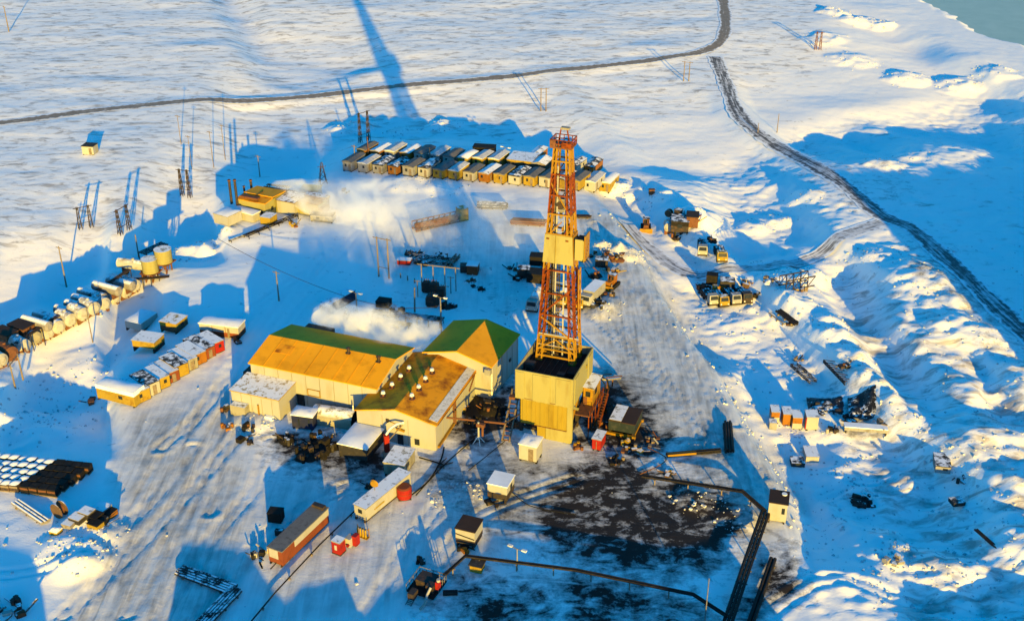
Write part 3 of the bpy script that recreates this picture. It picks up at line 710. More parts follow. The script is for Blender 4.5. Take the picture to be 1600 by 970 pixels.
    for sx in (-1, 1):
        for sy in (-1, 1):
            b = MB()
            for za, zc in zip(levels[:-1], levels[1:]):
                cw = 1.05 - .5*(za-z0)/(zt-z0)
                m = col(za)
                sub = max(1, round((zc-za)/1.9))
                for ix, iy in ((0,0),(cw,0),(0,cw),(cw,cw)):
                    b.bar(corner(sx,sy,za,ix,iy), corner(sx,sy,zc,ix,iy), .24 if (ix,iy)!=(cw,cw) else .16, m)
                for k in range(sub):
                    p, q = za+(zc-za)*k/sub, za+(zc-za)*(k+1)/sub
                    for (a0,b0),(a1,b1) in (((0,0),(cw,0)),((0,0),(0,cw)),((cw,0),(cw,cw)),((0,cw),(cw,cw))):
                        b.bar(corner(sx,sy,p,a0,b0), corner(sx,sy,p,a1,b1), .09, m)
                        b.bar(corner(sx,sy,p,a0,b0), corner(sx,sy,q,a1,b1) if k%2==0 else corner(sx,sy,q,a1,b1), .08, m)
            b.box(corner(sx,sy,z0).x - sx*.5, corner(sx,sy,z0).y - sy*.5, z0-.02, 1.3, 1.3, .2, 'steel_yellow')
            b.build('derrick_leg', o)
    for z in levels[1:-1]:                                      # girts
        b = MB(); m = col(z-.1); w = .26
        for s in (-1,1):
            b.bar(corner(-1,s,z), corner(1,s,z), w, m); b.bar(corner(s,-1,z), corner(s,1,z), w*.8, m)
        b.build('girt', o)
    b = MB()                                                    # big diagonals on the front and flanks
    def diag(p, q, w=.24, m=None): b.bar(p, q, w, m or col(min(p[2],q[2])))
    diag(corner(1,-1,17.0), corner(-1,-1,25.2)+Vector((0,0,-4.2)), .26) ; diag(corner(-1,-1,21.2), corner(1,-1,27.6), .3)
    diag(corner(-1,-1,29.9), corner(1,-1,40.0), .2); diag(corner(1,-1,41), corner(-1,-1,47), .2); diag(corner(-1,-1,36.8), corner(0.2,-1,40), .2)
    for s in (-1,1):
        for za, zc in zip(levels[2:-1], levels[3:]): diag(corner(s,-1,za), corner(s,1,zc), .15)
    for za, zc in ((17,25.2),(25.2,33.2),(33.2,40.3),(40.3,47.6),(47.6,52.4)): diag(corner(-1,1,za), corner(1,1,zc), .18)
    for x0, x1 in ((-1,0),(1,0)):                               # knee braces of the bottom bay
        diag(corner(x0,-1,14.3), Vector((bx, by-half(16.8)[1], 16.8)), .2, 'steel_yellow')
    b.bar(corner(-1,-1,13.2), corner(1,-1,13.2), .3, 'steel_yellow'); b.bar(corner(-1,-1,15.4), corner(1,-1,15.4), .16, 'snowy_yellow')
    b.bar(corner(-1,-1,17.7), corner(1,-1,17.7)+Vector((.9,0,0)), .2, 'cream')
    b.build('cross_bracing', o)
    # sheeted wind wall round the racking board
    b = MB(); za, zc = 32.1, 37.5
    q = [corner(-1,-1,za)+Vector((-.25,-.25,0)), corner(1,-1,za)+Vector((.25,-.25,0)), corner(1,-1,zc)+Vector((.25,-.25,0)), corner(-1,-1,zc)+Vector((-.25,-.25,0))]
    b.slab(q, .12, 'rig_yellow'); mid = (q[0]+q[1])/2; midt = (q[2]+q[3])/2
    b.bar(mid.lerp(q[0],.18)+Vector((0,-.08,0)), midt.lerp(q[3],.18)+Vector((0,-.08,0)), .08, 'rig_yellow2')
    for f in (.12,.82): p=q[3].lerp(q[2],f)+Vector((0,-.1,-.9)); b.box(p.x,p.y,p.z,.5,.08,.25,'steel_orange')
    b.build('wind_wall', o)
    b = MB()
    q = [corner(1,-1,za)+Vector((.25,-.1,0)), corner(1,1,za)+Vector((.25,.2,0)), corner(1,1,zc)+Vector((.25,.2,0)), corner(1,-1,zc)+Vector((.25,-.1,0))]
    b.slab(q, .12, 'steel_yellow'); b.build('wind_wall', o)
    b = MB()
    q = [corner(-1,1,za)+Vector((-.25,.2,0)), corner(-1,-1,za)+Vector((-.25,-.1,0)), corner(-1,-1,zc)+Vector((-.25,-.1,0)), corner(-1,1,zc)+Vector((-.25,.2,0))]
    b.slab(q, .12, 'rig_yellow2'); b.build('wind_wall', o)
    # box cabin hung on the flank
    a, d = half(34.5); b = MB(); x = bx+a+1.35
    b.box(x, by-.2, 33.4, 1.5, 2.4, 3.6, 'rig_yellow', top='black'); b.box(x+.95, by-.1, 33.2, .2, 2.7, 4.7, 'steel_yellow'); b.box(x-.1, by-1.5, 33.2, 1.4, .12, 4.0, 'rig_yellow')
    for k in range(6): b.box(x+1.1, by-.9+k*.32, 33.6+k*.5, .1, .14, .3, 'rust')
    for z in (33.6,36.6): b.bar((bx+a-.3,by-1,z),(x,by-1,z),.2,'steel_orange'); b.bar((bx+a-.3,by+1,z),(x,by+1,z),.2,'steel_orange')
    b.build('flank_cabin', o)
    b = MB()                                                    # outer column running down the right flank from the cabin
    for p in (-.5,.5): b.bar((bx+half(31)[0]+.9, by+p, 31), (bx+half(18)[0]+.4, by+p, 18), .2, 'steel_yellow')
    for k in range(12): z=18.5+k; t=(z-18)/13; xx=bx+half(18)[0]+.4+t*(half(31)[0]+.5-half(18)[0]); b.bar((xx,by-.5,z),(xx,by+.5,z+.8 if k%2 else z),.1,'steel_orange')
    b.build('ladder_column', o)
    # inside: pipe guides, mast ladder and travelling block
    b = MB()
    for x in (-.75,.95): b.bar((bx+x,by-.9,13),(bx+x*.8,by-.7,50),.22,'cream')
    for k in range(18): z=14+k*2; b.bar((bx-.75,by-.9,z),(bx+.95,by-.9,z),.1,'cream')
    b.build('mast_ladder', o)
    b = MB()
    for k in range(7):
        x = -2.3+k*.32; b.tube((bx+x,by+.5,12.1),(bx+x+.05,by+.6,36),.12,'steel_dark',6)
    b.tube((bx-1.3,by-.2,12),(bx-1.2,by-.1,46),.2,'steel_grey',8); b.build('racked_pipes', o)
    b = MB(); b.box(bx-.1,by-.2,41.6,1.5,1.1,2.3,'steel_grey'); b.tube((bx-.1,by-.85,42.8),(bx-.1,by+.45,42.8),.75,'steel_dark',14); b.tube((bx-.1,by-.2,40.2),(bx-.1,by-.2,41.6),.3,'steel_grey')
    for k in range(6): b.bar((bx-.7+k*.25,by-.2,43.9),(bx-.6+k*.22,by-.2,52.2),.05,'steel_dark')
    b.build('travelling_block', o)
    b = MB(); b.tube((bx+1.0,by-.6,38.2),(bx+1.0,by+.7,38.2),.85,'steel_yellow',14); b.box(bx+1.0,by,36.6,1.3,1.1,1.2,'steel_yellow'); b.build('top_drive', o)
    # crown platform
    a, d = half(53.4); b = MB()
    b.box(bx, by, 53.4, 2*a+1.1, 2*d+1.1, .3, 'rust')
    for s in (-1,1):
        for k in range(6): x = bx-a-.5+k*(2*a+1.0)/5; b.bar((x,by+s*(d+.5),53.7),(x,by+s*(d+.5),54.9),.12,'steel_orange')
        for k in range(5): y = by-d-.6+k*(2*d+1.2)/4; b.bar((bx+s*(a+.5),y,53.7),(bx+s*(a+.5),y,54.9),.12,'steel_orange')
        for z in (54.2,54.9): b.bar((bx-a-.5,by+s*(d+.5),z),(bx+a+.5,by+s*(d+.5),z),.14,'steel_orange'); b.bar((bx+s*(a+.5),by-d-.6,z),(bx+s*(a+.5),by+d+.6,z),.14,'steel_orange')
    b.slab([(bx-a-.5,by-d-.72,53.7),(bx-a+.5,by-d-.72,53.7),(bx-a+.5,by-d-.72,54.9),(bx-a-.5,by-d-.72,54.9)],.08,'rust'); b.slab([(bx+.2,by-d-.72,53.7),(bx+a+.5,by-d-.72,53.7),(bx+a+.5,by-d-.72,54.6),(bx+.2,by-d-.72,54.6)],.08,'steel_orange')
    b.build('crown_platform', o)
    b = MB()
    for k in range(4): b.tube((bx-.9+k*.55,by-.4,53.7),(bx-.7+k*.55,by-.4,53.7),.75,'steel_grey',14)
    b.box(bx,by,53.7,2.0,1.2,.5,'rust'); b.bar((bx-1,by+.4,53.7),(bx-.5,by+.2,56.6),.2,'steel_orange'); b.bar((bx+1,by+.4,53.7),(bx+.5,by+.2,56.6),.2,'steel_orange'); b.box(bx+.3,by+.1,56.4,1.5,.9,.35,'cream_dull')
    b.build('crown_block', o)
rig()
# ------------------------------------------------------------------ the joined sheds beside the rig
def roof_two_slopes(b, x0, y0, x1, y1, ze, zr, ridge, mat, t=.22, over=.35, mat2=None):
    dz = (zr-ze)
    if ridge == 'x':
        ym = (y0+y1)/2; sl = dz/((y1-y0)/2); o = over
        b.slab([(x0-o,y0-o,ze-sl*o+t),(x1+o,y0-o,ze-sl*o+t),(x1+o,ym,zr+t),(x0-o,ym,zr+t)], t, mat)
        b.slab([(x0-o,ym,zr+t+.004),(x1+o,ym,zr+t+.004),(x1+o,y1+o,ze-sl*o+t),(x0-o,y1+o,ze-sl*o+t)], t, mat2 or mat)
    else:
        xm = (x0+x1)/2; sl = dz/((x1-x0)/2); o = over
        b.slab([(x0-o,y0-o,ze-sl*o+t),(xm,y0-o,zr+t),(xm,y1+o,zr+t),(x0-o,y1+o,ze-sl*o+t)], t, mat2 or mat)
        b.slab([(xm,y0-o,zr+t+.004),(x1+o,y0-o,ze-sl*o+t),(x1+o,y1+o,ze-sl*o+t),(xm,y1+o,zr+t+.004)], t, mat)
    return b
def wall_seams(b, x0, x1, y, z0, z1, mat, step, axis='x'):
    k = x0 + step
    while k < x1 - .3:
        if axis == 'x': b.box(k, y, z0, .09, .06, z1-z0, mat)
        else: b.box(y, k, z0, .06, .09, z1-z0, mat)
        k += step
def halls():
    # --- long hall
    x, y = flat(391, 567, 7.2)
    o = thing('long_hall', 'long pale hall with ochre pitched roof and a lower snow-roofed annexe at its end', 'shed', (x, y, 0), R(-20.4))
    L, W, ze, zr = 27.0, 16.0, 7.2, 9.0
    b = MB(); b.box(L/2, W/2, 0, L, W, ze, 'cream'); b.gable(0,0,L,W,ze,zr,'cream','x'); wall_seams(b,0,L,-.03,.2,ze-.2,'cream_dull',3.0)
    b.slab([(L+.06,1,ze+.1),(L+.06,W-1,ze+.1),(L+.06,W/2+1,zr-.35),(L+.06,W/2-1,zr-.35)],.08,'cream'); b.build('wall', o)
    b = MB(); roof_two_slopes(b,0,0,L,W,ze,zr,'x','roof_yellow')
    for k in range(1,9): b.bar((k*3.0,-.3,ze+.2),(k*3.0,W/2,zr+.26),.06,'roof_yellow')
    rf = b.build('roof', o)
    for (xx, yy) in ((17.6,7.3),(24.4,6.6)):
        b = MB(); z = ze+(zr-ze)*yy/8; b.tube((xx,yy,z),(xx,yy,z+1.3),.28,'steel_dark'); b.tube((xx,yy,z+1.3),(xx,yy,z+1.55),.5,'steel_dark',10,.1); b.box(xx,yy,z,.9,.9,.3,'steel_dark'); b.build('vent_pipe', rf)
    b = MB(); b.slab([(3.2,3.8,8.32),(6.6,3.8,8.32),(6.6,6.2,8.86),(3.2,6.2,8.86)],.05,'roof_rust'); b.build('roof_patch', rf)
    b = MB(); b.box(13.6,-.12,2.6,2.6,.14,.12,'steel_yellow'); b.box(13.6,-.12,4.0,2.6,.14,.12,'steel_yellow'); b.box(12.3,-.12,2.6,.12,.14,1.5,'steel_yellow'); b.box(14.9,-.12,2.6,.12,.14,1.5,'steel_yellow'); b.build('wall_frame', o)
    b = MB(); b.box(10.6,-.08,0,1.6,.12,2.4,'glass'); b.build('door', o)
    b = MB(); b.box(-3.0,5.2,0,2.4,4.0,2.6,'steel_dark'); b.box(-3.0,8.2,0,2.0,1.6,3.2,'black'); b.tube((-4.0,3.0,1.2),(-2.0,3.0,1.2),1.0,'steel_dark'); b.build('side_plant', o); b = MB(); b.box(5.6,W+1.2,0,6,2,7.2,'steel_dark'); b.build('rear_bay', o)
    # annexe
    ax, ay = flat(360, 607, 4.9); d = Vector((ax - x, ay - y, 0)); c, s = math.cos(R(20.4)), math.sin(R(20.4)); lx, ly = d.x*c - d.y*s, d.x*s + d.y*c
    b = MB(); aw = 10.4; ad = -ly - .02
    b.box(lx+aw/2, ly+ad/2, 0, aw, ad, 4.6, 'cream'); wall_seams(b,lx,lx+aw,ly-.03,.2,4.3,'cream_dull',2.2)
    b.box(lx+5.9, ly-.25, .3, .18,.3,2.4,'steel_yellow'); b.box(lx+2.2,ly-.9,0,3.2,1.6,2.4,'snowy_cream'); b.box(lx+8.2,ly-.4,0,1.6,.7,.8,'snow')
    an = b.build('annexe', o)
    b = MB(); b.slab([(lx-.2,ly-.3,4.78),(lx+aw+.2,ly-.3,4.78),(lx+aw+.2,ly+ad,5.1),(lx-.2,ly+ad,5.1)],.2,'snowy_yellow'); b.build('annexe_roof', an)
    # --- wing with the soot-stained roof
    xw, yw = flat(557, 640, 5.6)
    w = thing('boiler_wing', 'gabled wing with soot-stained ochre roof carrying two rows of vent cowls', 'shed', (xw, yw, 0), R(-19.0))
    L, W, ze, zr = 15.6, 21.6, 5.6, 7.3
    b = MB(); b.box(L/2, W/2, 0, L, W, ze, 'cream'); b.gable(0,0,L,W,ze,zr,'cream','y'); wall_seams(b,0,L,-.03,.1,ze-.1,'cream_dull',5.1); wall_seams(b,0,W,L+.03,.1,ze-.1,'cream_dull',3.4,'y'); b.build('wall', w)
    b = MB(); roof_two_slopes(b,0,0,L,W,ze,zr,'y','roof_rust'); rf = b.build('roof', w)
    def zroof(px): return zr - abs(px-L/2)*(zr-ze)/(L/2) + .22
    for i, yy in enumerate((4.4,7.6,10.8,14.0)):
        for xx in (3.4 + .35*i, 9.2):
            b = MB(); z = zroof(xx); b.tube((xx,yy,z-.1),(xx,yy,z+.75),.2,'rust',8); b.tube((xx,yy,z+.7),(xx,yy,z+1.15),.46,'lamp',10,.3); b.tube((xx,yy,z-.05),(xx,yy,z+.1),.62,'rust',10); b.build('vent_cowl', rf)
    b = MB(); b.slab([(L-1.5,.6,zroof(L-1.5)+.06),(L+.1,.6,zroof(L+.1)+.06),(L+.1,W-.6,zroof(L+.1)+.06),(L-1.5,W-.6,zroof(L-1.5)+.06)][::1],.1,'old_snow'); b.build('snow_strip', rf)
    b = MB(); b.box(8.6,-.1,0,1.1,.14,2.1,'glass'); b.build('door', w)
    b = MB(); b.box(11.9,-.1,.6,.9,.14,1.2,'glass'); b.build('window', w)
    b = MB(); b.tube((6.2,-.15,4.4),(6.2,-.15,5.0),.28,'steel_dark'); b.bar((6.2,-.15,4.7),(8.4,-.15,4.1),.1,'steel_yellow'); b.bar((8.0,-.3,3.4),(9.6,-.3,3.2),.35,'steel_yellow'); b.bar((8.8,-.3,3.2),(8.8,-.3,4.3),.2,'steel_yellow'); b.build('wall_fitting', w)
    b = MB()
    for yy in (8.3,9.2): b.bar((L+.2,yy,.2),(L+.2,yy,5.4),.22,'rust')
    b.bar((L+.25,.5,.6),(L+.25,8,.9),.4,'steel_yellow'); b.bar((L+.25,.4,5.3),(L+.25,W-1,5.3),.12,'rust')
    for k in range(9): b.box(L+.15, W-2.2-k*.35, 4.7-k*.22, .2, .16, .4, 'rust')
    b.build('wall_pipes', w)
    # --- rear hall
    xr, yr = flat(767, 573, 7.3)
    r_ = thing('rear_hall', 'tall hall with grey side wall and dark ochre gabled roof behind the vented wing', 'shed', (xr, yr, 0), R(-23.0))
    Wd, Ln, ze, zr = 14.3, 13.6, 7.3, 9.1
    b = MB(); b.box(-Wd/2, Ln/2, 0, Wd, Ln, ze, 'cream'); b.gable(-Wd,0,0,Ln,ze,zr,'cream','y'); wall_seams(b,0,Ln,.03,.1,ze-.1,'cream_dull',2.6,'y'); b.box(.12,9.2,3.6,.2,.6,.6,'steel_dark'); b.build('wall', r_)
    b = MB(); roof_two_slopes(b,-Wd,0,0,Ln,ze,zr,'y','roof_yellow'); b.build('roof', r_)
    b = MB(); b.bar((.1,.15,.5),(.1,.15,7.0),.25,'lamp'); b.box(-.3,-.6,5.9,1.2,1.0,1.2,'house_grey'); b.build('downpipe', r_)
halls()

# things between hall and rig
def misc_core():
    p = at(748, 692)
    b = thing('pipe_manifold', 'rusty pipe tree on splayed white legs between the vented wing and the rig', 'pipework', p, YAW)
    m = MB(); m.tube((0,0,.9),(0,0,4.6),.18,'cream'); m.tube((.7,.2,1.6),(.7,.2,4.2),.22,'rust'); m.box(.4,.1,3.6,1.5,.7,.7,'rust'); m.build('riser', b)
    for a in range(4):
        m = MB(); m.bar((0,0,1.6),(1.1*math.cos(a*1.57+.6),1.1*math.sin(a*1.57+.6),0),.12,'lamp'); m.build('leg', b)
    m = MB(); m.tube((-6.6,.2,4.0),(4.4,2.0,4.0),.2,'rust'); m.tube((4.2,1.9,4.0),(7.0,8.0,4.2),.14,'steel_dark'); m.build('cross_pipe', b)
    p = at(790, 690)
    b = thing('pipe_chute', 'weathered inclined chute of two rails leaning up towards the rig deck', 'chute', p, R(78))
    for s in (-.7,.7):
        m = MB(); m.bar((0,s,.1),(9.5,s,5.6),.28,'wood'); m.build('rail', b)
    m = MB()
    for k in range(12): t=k/11; m.bar((9*t+.3,-.7,.2+5.2*t),(9*t+.3,.7,.2+5.2*t),.16,'rust')
    m.bar((6.5,-.7,3.8),(6.5,-.7,0),.2,'rust'); m.bar((6.5,.7,3.8),(6.5,.7,0),.2,'rust'); m.box(8.0,0,4.6,1.4,1.9,.5,'rust'); m.build('rung_frame', b)
misc_core()
# ------------------------------------------------------------------ cabins, trailers and containers
def from_corner(px, py, yaw, L, W, lift=0.0):
    p = at(px, py, lift); c, s = math.cos(yaw), math.sin(yaw)
    return Vector((p.x - L/2*c - W/2*s, p.y - L/2*s + W/2*c, p.z))
def cabin(name, label, cat, loc, yaw, L, W, H, wall, roof, skid=.45, group=None, band=None, band_z=.45, windows=(), doors=(), over=.14, pitch=0.0,
          skid_mat='steel_dark', wheels=0, roof_t=.16, hitch=False, cap=False, roof_name='roof'):
    """box cabin, x along the front, y to the back; windows/doors: (face, along, width, [z, height])"""
    o = thing(name, label, cat, loc, yaw, group)
    b = MB(); bh = H - skid - roof_t
    if band: 
        h0 = bh * band_z
        b.box(0,0,skid,L,W,h0,wall); b.box(0,0,skid+h0,L,W,bh-h0,band)
    else: b.box(0,0,skid,L,W,bh,wall)
    for f in (-1,1):
        n = max(1, int(L/2.4))
        for k in range(1,n): b.box(-L/2+k*L/n, f*(W/2+.02), skid+.05, .08, .04, bh-.1, wall)
        n = max(1, int(W/2.4))
        for k in range(1,n): b.box(f*(L/2+.02), -W/2+k*W/n, skid+.05, .04, .08, bh-.1, wall)
    b.build('body', o)
    zt = skid + bh; a, c = L/2+over, W/2+over; b = MB()
    if pitch > 0:
        b.add([(-a,-c,zt),(a,-c,zt),(a,c,zt),(-a,c,zt),(-a,-c,zt+roof_t),(a,-c,zt+roof_t),(a,c,zt+roof_t),(-a,c,zt+roof_t),(0,-c,zt+roof_t+pitch),(0,c,zt+roof_t+pitch)],
              [(3,2,1,0),(0,1,5,8,4),(2,3,7,9,6),(1,2,6,5),(3,0,4,7),(4,8,9,7),(8,5,6,9)], roof)
    else: b.box(0,0,zt,2*a,2*c,roof_t,roof)
    rf = b.build(roof_name, o)
    if cap:
        rnd = random.Random(int(abs(loc[0]*31+loc[1]*17))); b = MB(); n, m = 7, 5; vs = []
        for j in range(m):
            for i in range(n):
                e = min(i, n-1-i, j, m-1-j); vs.append((-a+.08+(2*a-.16)*i/(n-1), -c+.08+(2*c-.16)*j/(m-1), zt+roof_t+pitch*(1-abs(2*i/(n-1)-1))+(.03 if e == 0 else rnd.uniform(.14,.34))))
        b.add(vs, [(j*n+i,j*n+i+1,(j+1)*n+i+1,(j+1)*n+i) for j in range(m-1) for i in range(n-1)], 'snow', True)
        b.add([(-a+.1,-c+.1,zt+roof_t+.004),(a-.1,-c+.1,zt+roof_t+.004),(a-.1,c-.1,zt+roof_t+.004),(-a+.1,c-.1,zt+roof_t+.004)],[(3,2,1,0)],'snow'); b.build('snow_cap', rf)
    if wheels:
        b = MB(); b.box(0,0,skid-.18,L*.9,W*.9,.18,skid_mat); b.build('chassis', o)
        for s in (-1,1):
            for k in range(wheels):
                y = (W*.3 if wheels == 1 else -W*.32+k*(W*.64)/(wheels-1)); b = MB(); b.tube((s*(L/2-.28),y,.36),(s*(L/2-.02),y,.36),.38,'tyre',12); b.build('wheel', o)
    elif skid > .1:
        for s in (-1,1):
            b = MB(); x = s*(L/2-.3)
            b.add([(x-.12,-W/2-.3,skid*.5),(x+.12,-W/2-.3,skid*.5),(x+.12,W/2+.2,skid*.5),(x-.12,W/2+.2,skid*.5)],[(0,1,2,3)],skid_mat); b.box(x,0,-.1,.26,W+.3,skid+.1,skid_mat); b.build('skid', o)
    if hitch:
        b = MB(); b.bar((0,-W/2,.4),(0,-W/2-1.5,.3),.14,'steel_dark'); b.build('tow_bar', o)
    for i, wd in enumerate(windows):
        f, al, ww = wd[:3]; z, h = (wd[3], wd[4]) if len(wd) > 3 else (skid+bh*.45, bh*.32)
        b = MB()
        if f == 'f': b.box(al,-W/2-.03,z,ww,.07,h,'glass')
        else: b.box(L/2+.03,al,z,.07,ww,h,'glass')
        wo_ = b.build('window', o)
    for f, al, ww in doors:
        b = MB()
        if f == 'f': b.box(al,-W/2-.035,skid+.05,ww,.08,bh*.78,'wood'); b.build('door', o)
        else: b.box(L/2+.035,al,skid+.05,.08,ww,bh*.78,'wood'); b.build('door', o)
    return o

# cream plant cabins standing before the rig
cabin('plant_cabin', 'cream box cabin with clean white roof standing close before the yellow rig base', 'cabin', from_corner(838,727,YAW,3.3,3.3), YAW, 3.3,3.3,4.0,'cream','snow',skid=.7,wheels=2,cap=True,doors=[('f',.6,.9)])
cabin('plant_cabin', 'cream box cabin with white roof and a dark skirt of sheeting', 'cabin', from_corner(792,786,YAW,3.5,3.7), YAW, 3.5,3.7,3.4,'steel_dark','snow',skid=.5,band='cream',band_z=.42,windows=[('r',.2,.8)])
o = cabin('plant_cabin', 'cream box cabin with dark rust-brown roof raised on a dark base', 'cabin', from_corner(742,858,YAW,3.3,3.5), YAW, 3.3,3.5,3.5,'steel_dark','roof_brown',skid=.6,band='cream',band_z=.32)
b = MB(); b.bar((-1.6,-1.8,2.4),(1.6,-1.8,1.9),.14,'steel_dark'); b.build('brace', o)
o = cabin('plant_cabin', 'tall cream cabin with dark roof and white hatch at the pipeline bend', 'cabin', from_corner(1227,819,R(-15),3.0,3.5), R(-15), 3.0,3.5,4.1,'cream','roof_brown',skid=.4,windows=[('f',.9,.5)])
b = MB(); b.tube((.8,.9,4.1),(.8,.9,4.22),.45,'snow',12); b.build('roof_hatch', o); b = MB(); b.box(-1.3,-2.0,0,.4,.4,1.6,'steel_dark'); b.bar((-2.2,-2.1,1.2),(-1.2,-2.0,1.8),.16,'steel_dark'); b.build('valve_post', o)
cabin('pump_box', 'small ochre equipment box with dark lid half sunk in a trampled hollow', 'box', from_corner(752,897,R(-18),1.9,1.7), R(-18), 1.9,1.7,1.5,'house_yellow','roof_dark',skid=.1,over=.2)
# long trailers at the near edge of the yard
o = cabin('long_trailer', 'long trailer with rust-red sides, pale upper strip and ribbed grey roof', 'trailer', from_corner(443,886,R(-27),2.7,12.4), R(-27), 2.7,12.4,3.2,'redbrown','grey_felt',skid=.3,hitch=True)
b = MB(); b.box(1.38,1.6,1.75,.06,9.2,1.3,'cream'); b.build('pale_strip', o); b = MB(); b.box(-.3,-6.24,1.3,1.7,.07,1.7,'cream'); b.build('end_panel', o); b = MB(); b.box(0,5.6,3.2,2.2,.9,.5,'steel_dark'); b.build('roof_box', o)
o = cabin('long_trailer', 'long cream trailer with grey snowy roof carrying a pale round dish', 'trailer', from_corner(573,817,R(-33),2.5,12.0), R(-33), 2.5,12.0,3.0,'cream','snowy_grey',skid=.5,doors=[('r',2.4,.9)],windows=[('f',0,.8)])
b = MB(); b.box(1.29,-2.6,1.35,.06,2.6,.3,'house_yellow'); b.build('side_panel', o)
b = MB(); b.tube((-.75,-1.2,3.0),(-.75,-1.2,3.9),.07,'steel_grey'); b.tube((-.75,-1.2,4.3),(-.70,-1.45,4.28),.78,'steel_yellow',16,.6); b.build('dish', o)
cabin('small_cabin', 'small cabin with snowy roof, dark front and cream flank beside the gabled wing', 'cabin', from_corner(632,748,R(-17),3.8,5.2), R(-17), 3.8,5.2,2.9,'cream_dull','snowy_cream',skid=.4,cap=False,windows=[('r',-.8,1.2)],doors=[('f',-.8,.8)])
cabin('store_box', 'broad dark container under a thick white snow roof before the gabled wing', 'container', from_corner(574,722,YAW,5.6,6.8), YAW, 5.6,6.8,2.9,'snowy_dark','snow',skid=.15,cap=True,over=.2)
cabin('navy_cabin', 'navy blue cabin with white roof beside the arched shelter', 'cabin', from_corner(490,673,R(-13),4.2,2.9), R(-13), 4.2,2.9,3.1,'navy','snow',skid=.2,cap=True,windows=[('f',-.7,.25,.8,1.6),('f',1.3,.25,.8,1.6)])
cabin('flat_container', 'dark green-grey container on a yellow sledge, half its roof snow-covered', 'container', from_corner(991,684,YAW,5.0,5.6,.5), YAW, 5.0,5.6,2.4,'teal_dark','roof_brown',skid=.3,over=.05)
o = bpy.data.objects['flat_container']; b = MB(); b.box(-1.3,0,2.44,2.3,5.4,.1,'snowy_cream'); b.build('snow_sheet', o)
b = MB(); b.box(0,-3.1,-.5,5.6,.5,.5,'steel_yellow'); b.box(0,3.0,-.5,5.6,.5,.5,'steel_yellow'); b.box(-2.2,0,-.5,.4,6.2,.45,'steel_yellow'); b.box(2.3,0,-.5,.4,6.2,.45,'steel_yellow'); b.build('sledge', o)
cabin('red_cabinet', 'small bright red cabinet with grey lid against the side of the rig', 'cabinet', from_corner(938,705,R(-22),1.6,3.0), R(-22), 1.6,3.0,2.5,'red','snowy_grey',skid=.2,doors=[('f',0,.1)])

def arch_shelter():
    yaw = R(-14); loc = from_corner(549,672,yaw,8.2,4.2)
    o = thing('arched_shelter', 'arched shelter with ribbed snowy cover between navy cabin and gabled wing', 'shelter', loc, yaw)
    b = MB(); n = 12; L, r = 8.2, 2.1
    for i in range(n+1): pass
    vs = []; m = 12
    for i in range(m+1):
        x = -L/2 + L*i/m; sc_ = 1 + (.03 if i % 2 else 0)
        vs += [(x,-r*sc_,0)] + [(x, -r*math.cos(math.pi*k/n)*sc_, 1.1 + 1.75*math.sin(math.pi*k/n)*sc_) for k in range(n+1)] + [(x,r*sc_,0)]
    c = n+3
    b.add(vs, [(i*c+k,(i+1)*c+k,(i+1)*c+k+1,i*c+k+1) for i in range(m) for k in range(c-1)], 'snowy_cream', True); b.build('cover', o)
    b = MB(); b.add(vs[:c], [tuple(range(c))[::-1]], 'cream_dull'); b.build('end_wall', o)
    b = MB(); e = [(v[0]-.25, v[1]*.93, v[2]*.95) for v in vs[-c:]]; b.add(e, [tuple(range(c))], 'black'); b.build('dark_end', o)
    b = MB(); b.tube((L/2-.4,r*.2,2.8),(L/2-.4,r*.2,3.9),.12,'lamp'); b.build('vent_stub', o)
arch_shelter()

# snowed-up trailers by the container row
cabin('site_trailer', 'low trailer with thick snow roof and cream front beside the tank rows', 'trailer', from_corner(222,519,R(-22),4.4,5.8), R(-22), 4.4,5.8,2.4,'cream','snow',skid=.5,over=.05,cap=True)
cabin('site_trailer', 'square trailer with yellow and brown patched walls and a snow-crusted roof', 'trailer', from_corner(277,522,R(-20),4.2,4.2), R(-20), 4.2,4.2,2.5,'house_brown','snowy_yellow',skid=.3,band='house_yellow',band_z=.6,windows=[('r',0,1.0)])
cabin('site_trailer', 'long trailer with white upper body and dark red base near the long hall', 'trailer', from_corner(374,531,R(-13),9.0,3.4), R(-13), 9.0,3.4,3.1,'redbrown','snow',skid=.3,band='cream',band_z=.42,cap=True,doors=[('f',2.2,.5)])

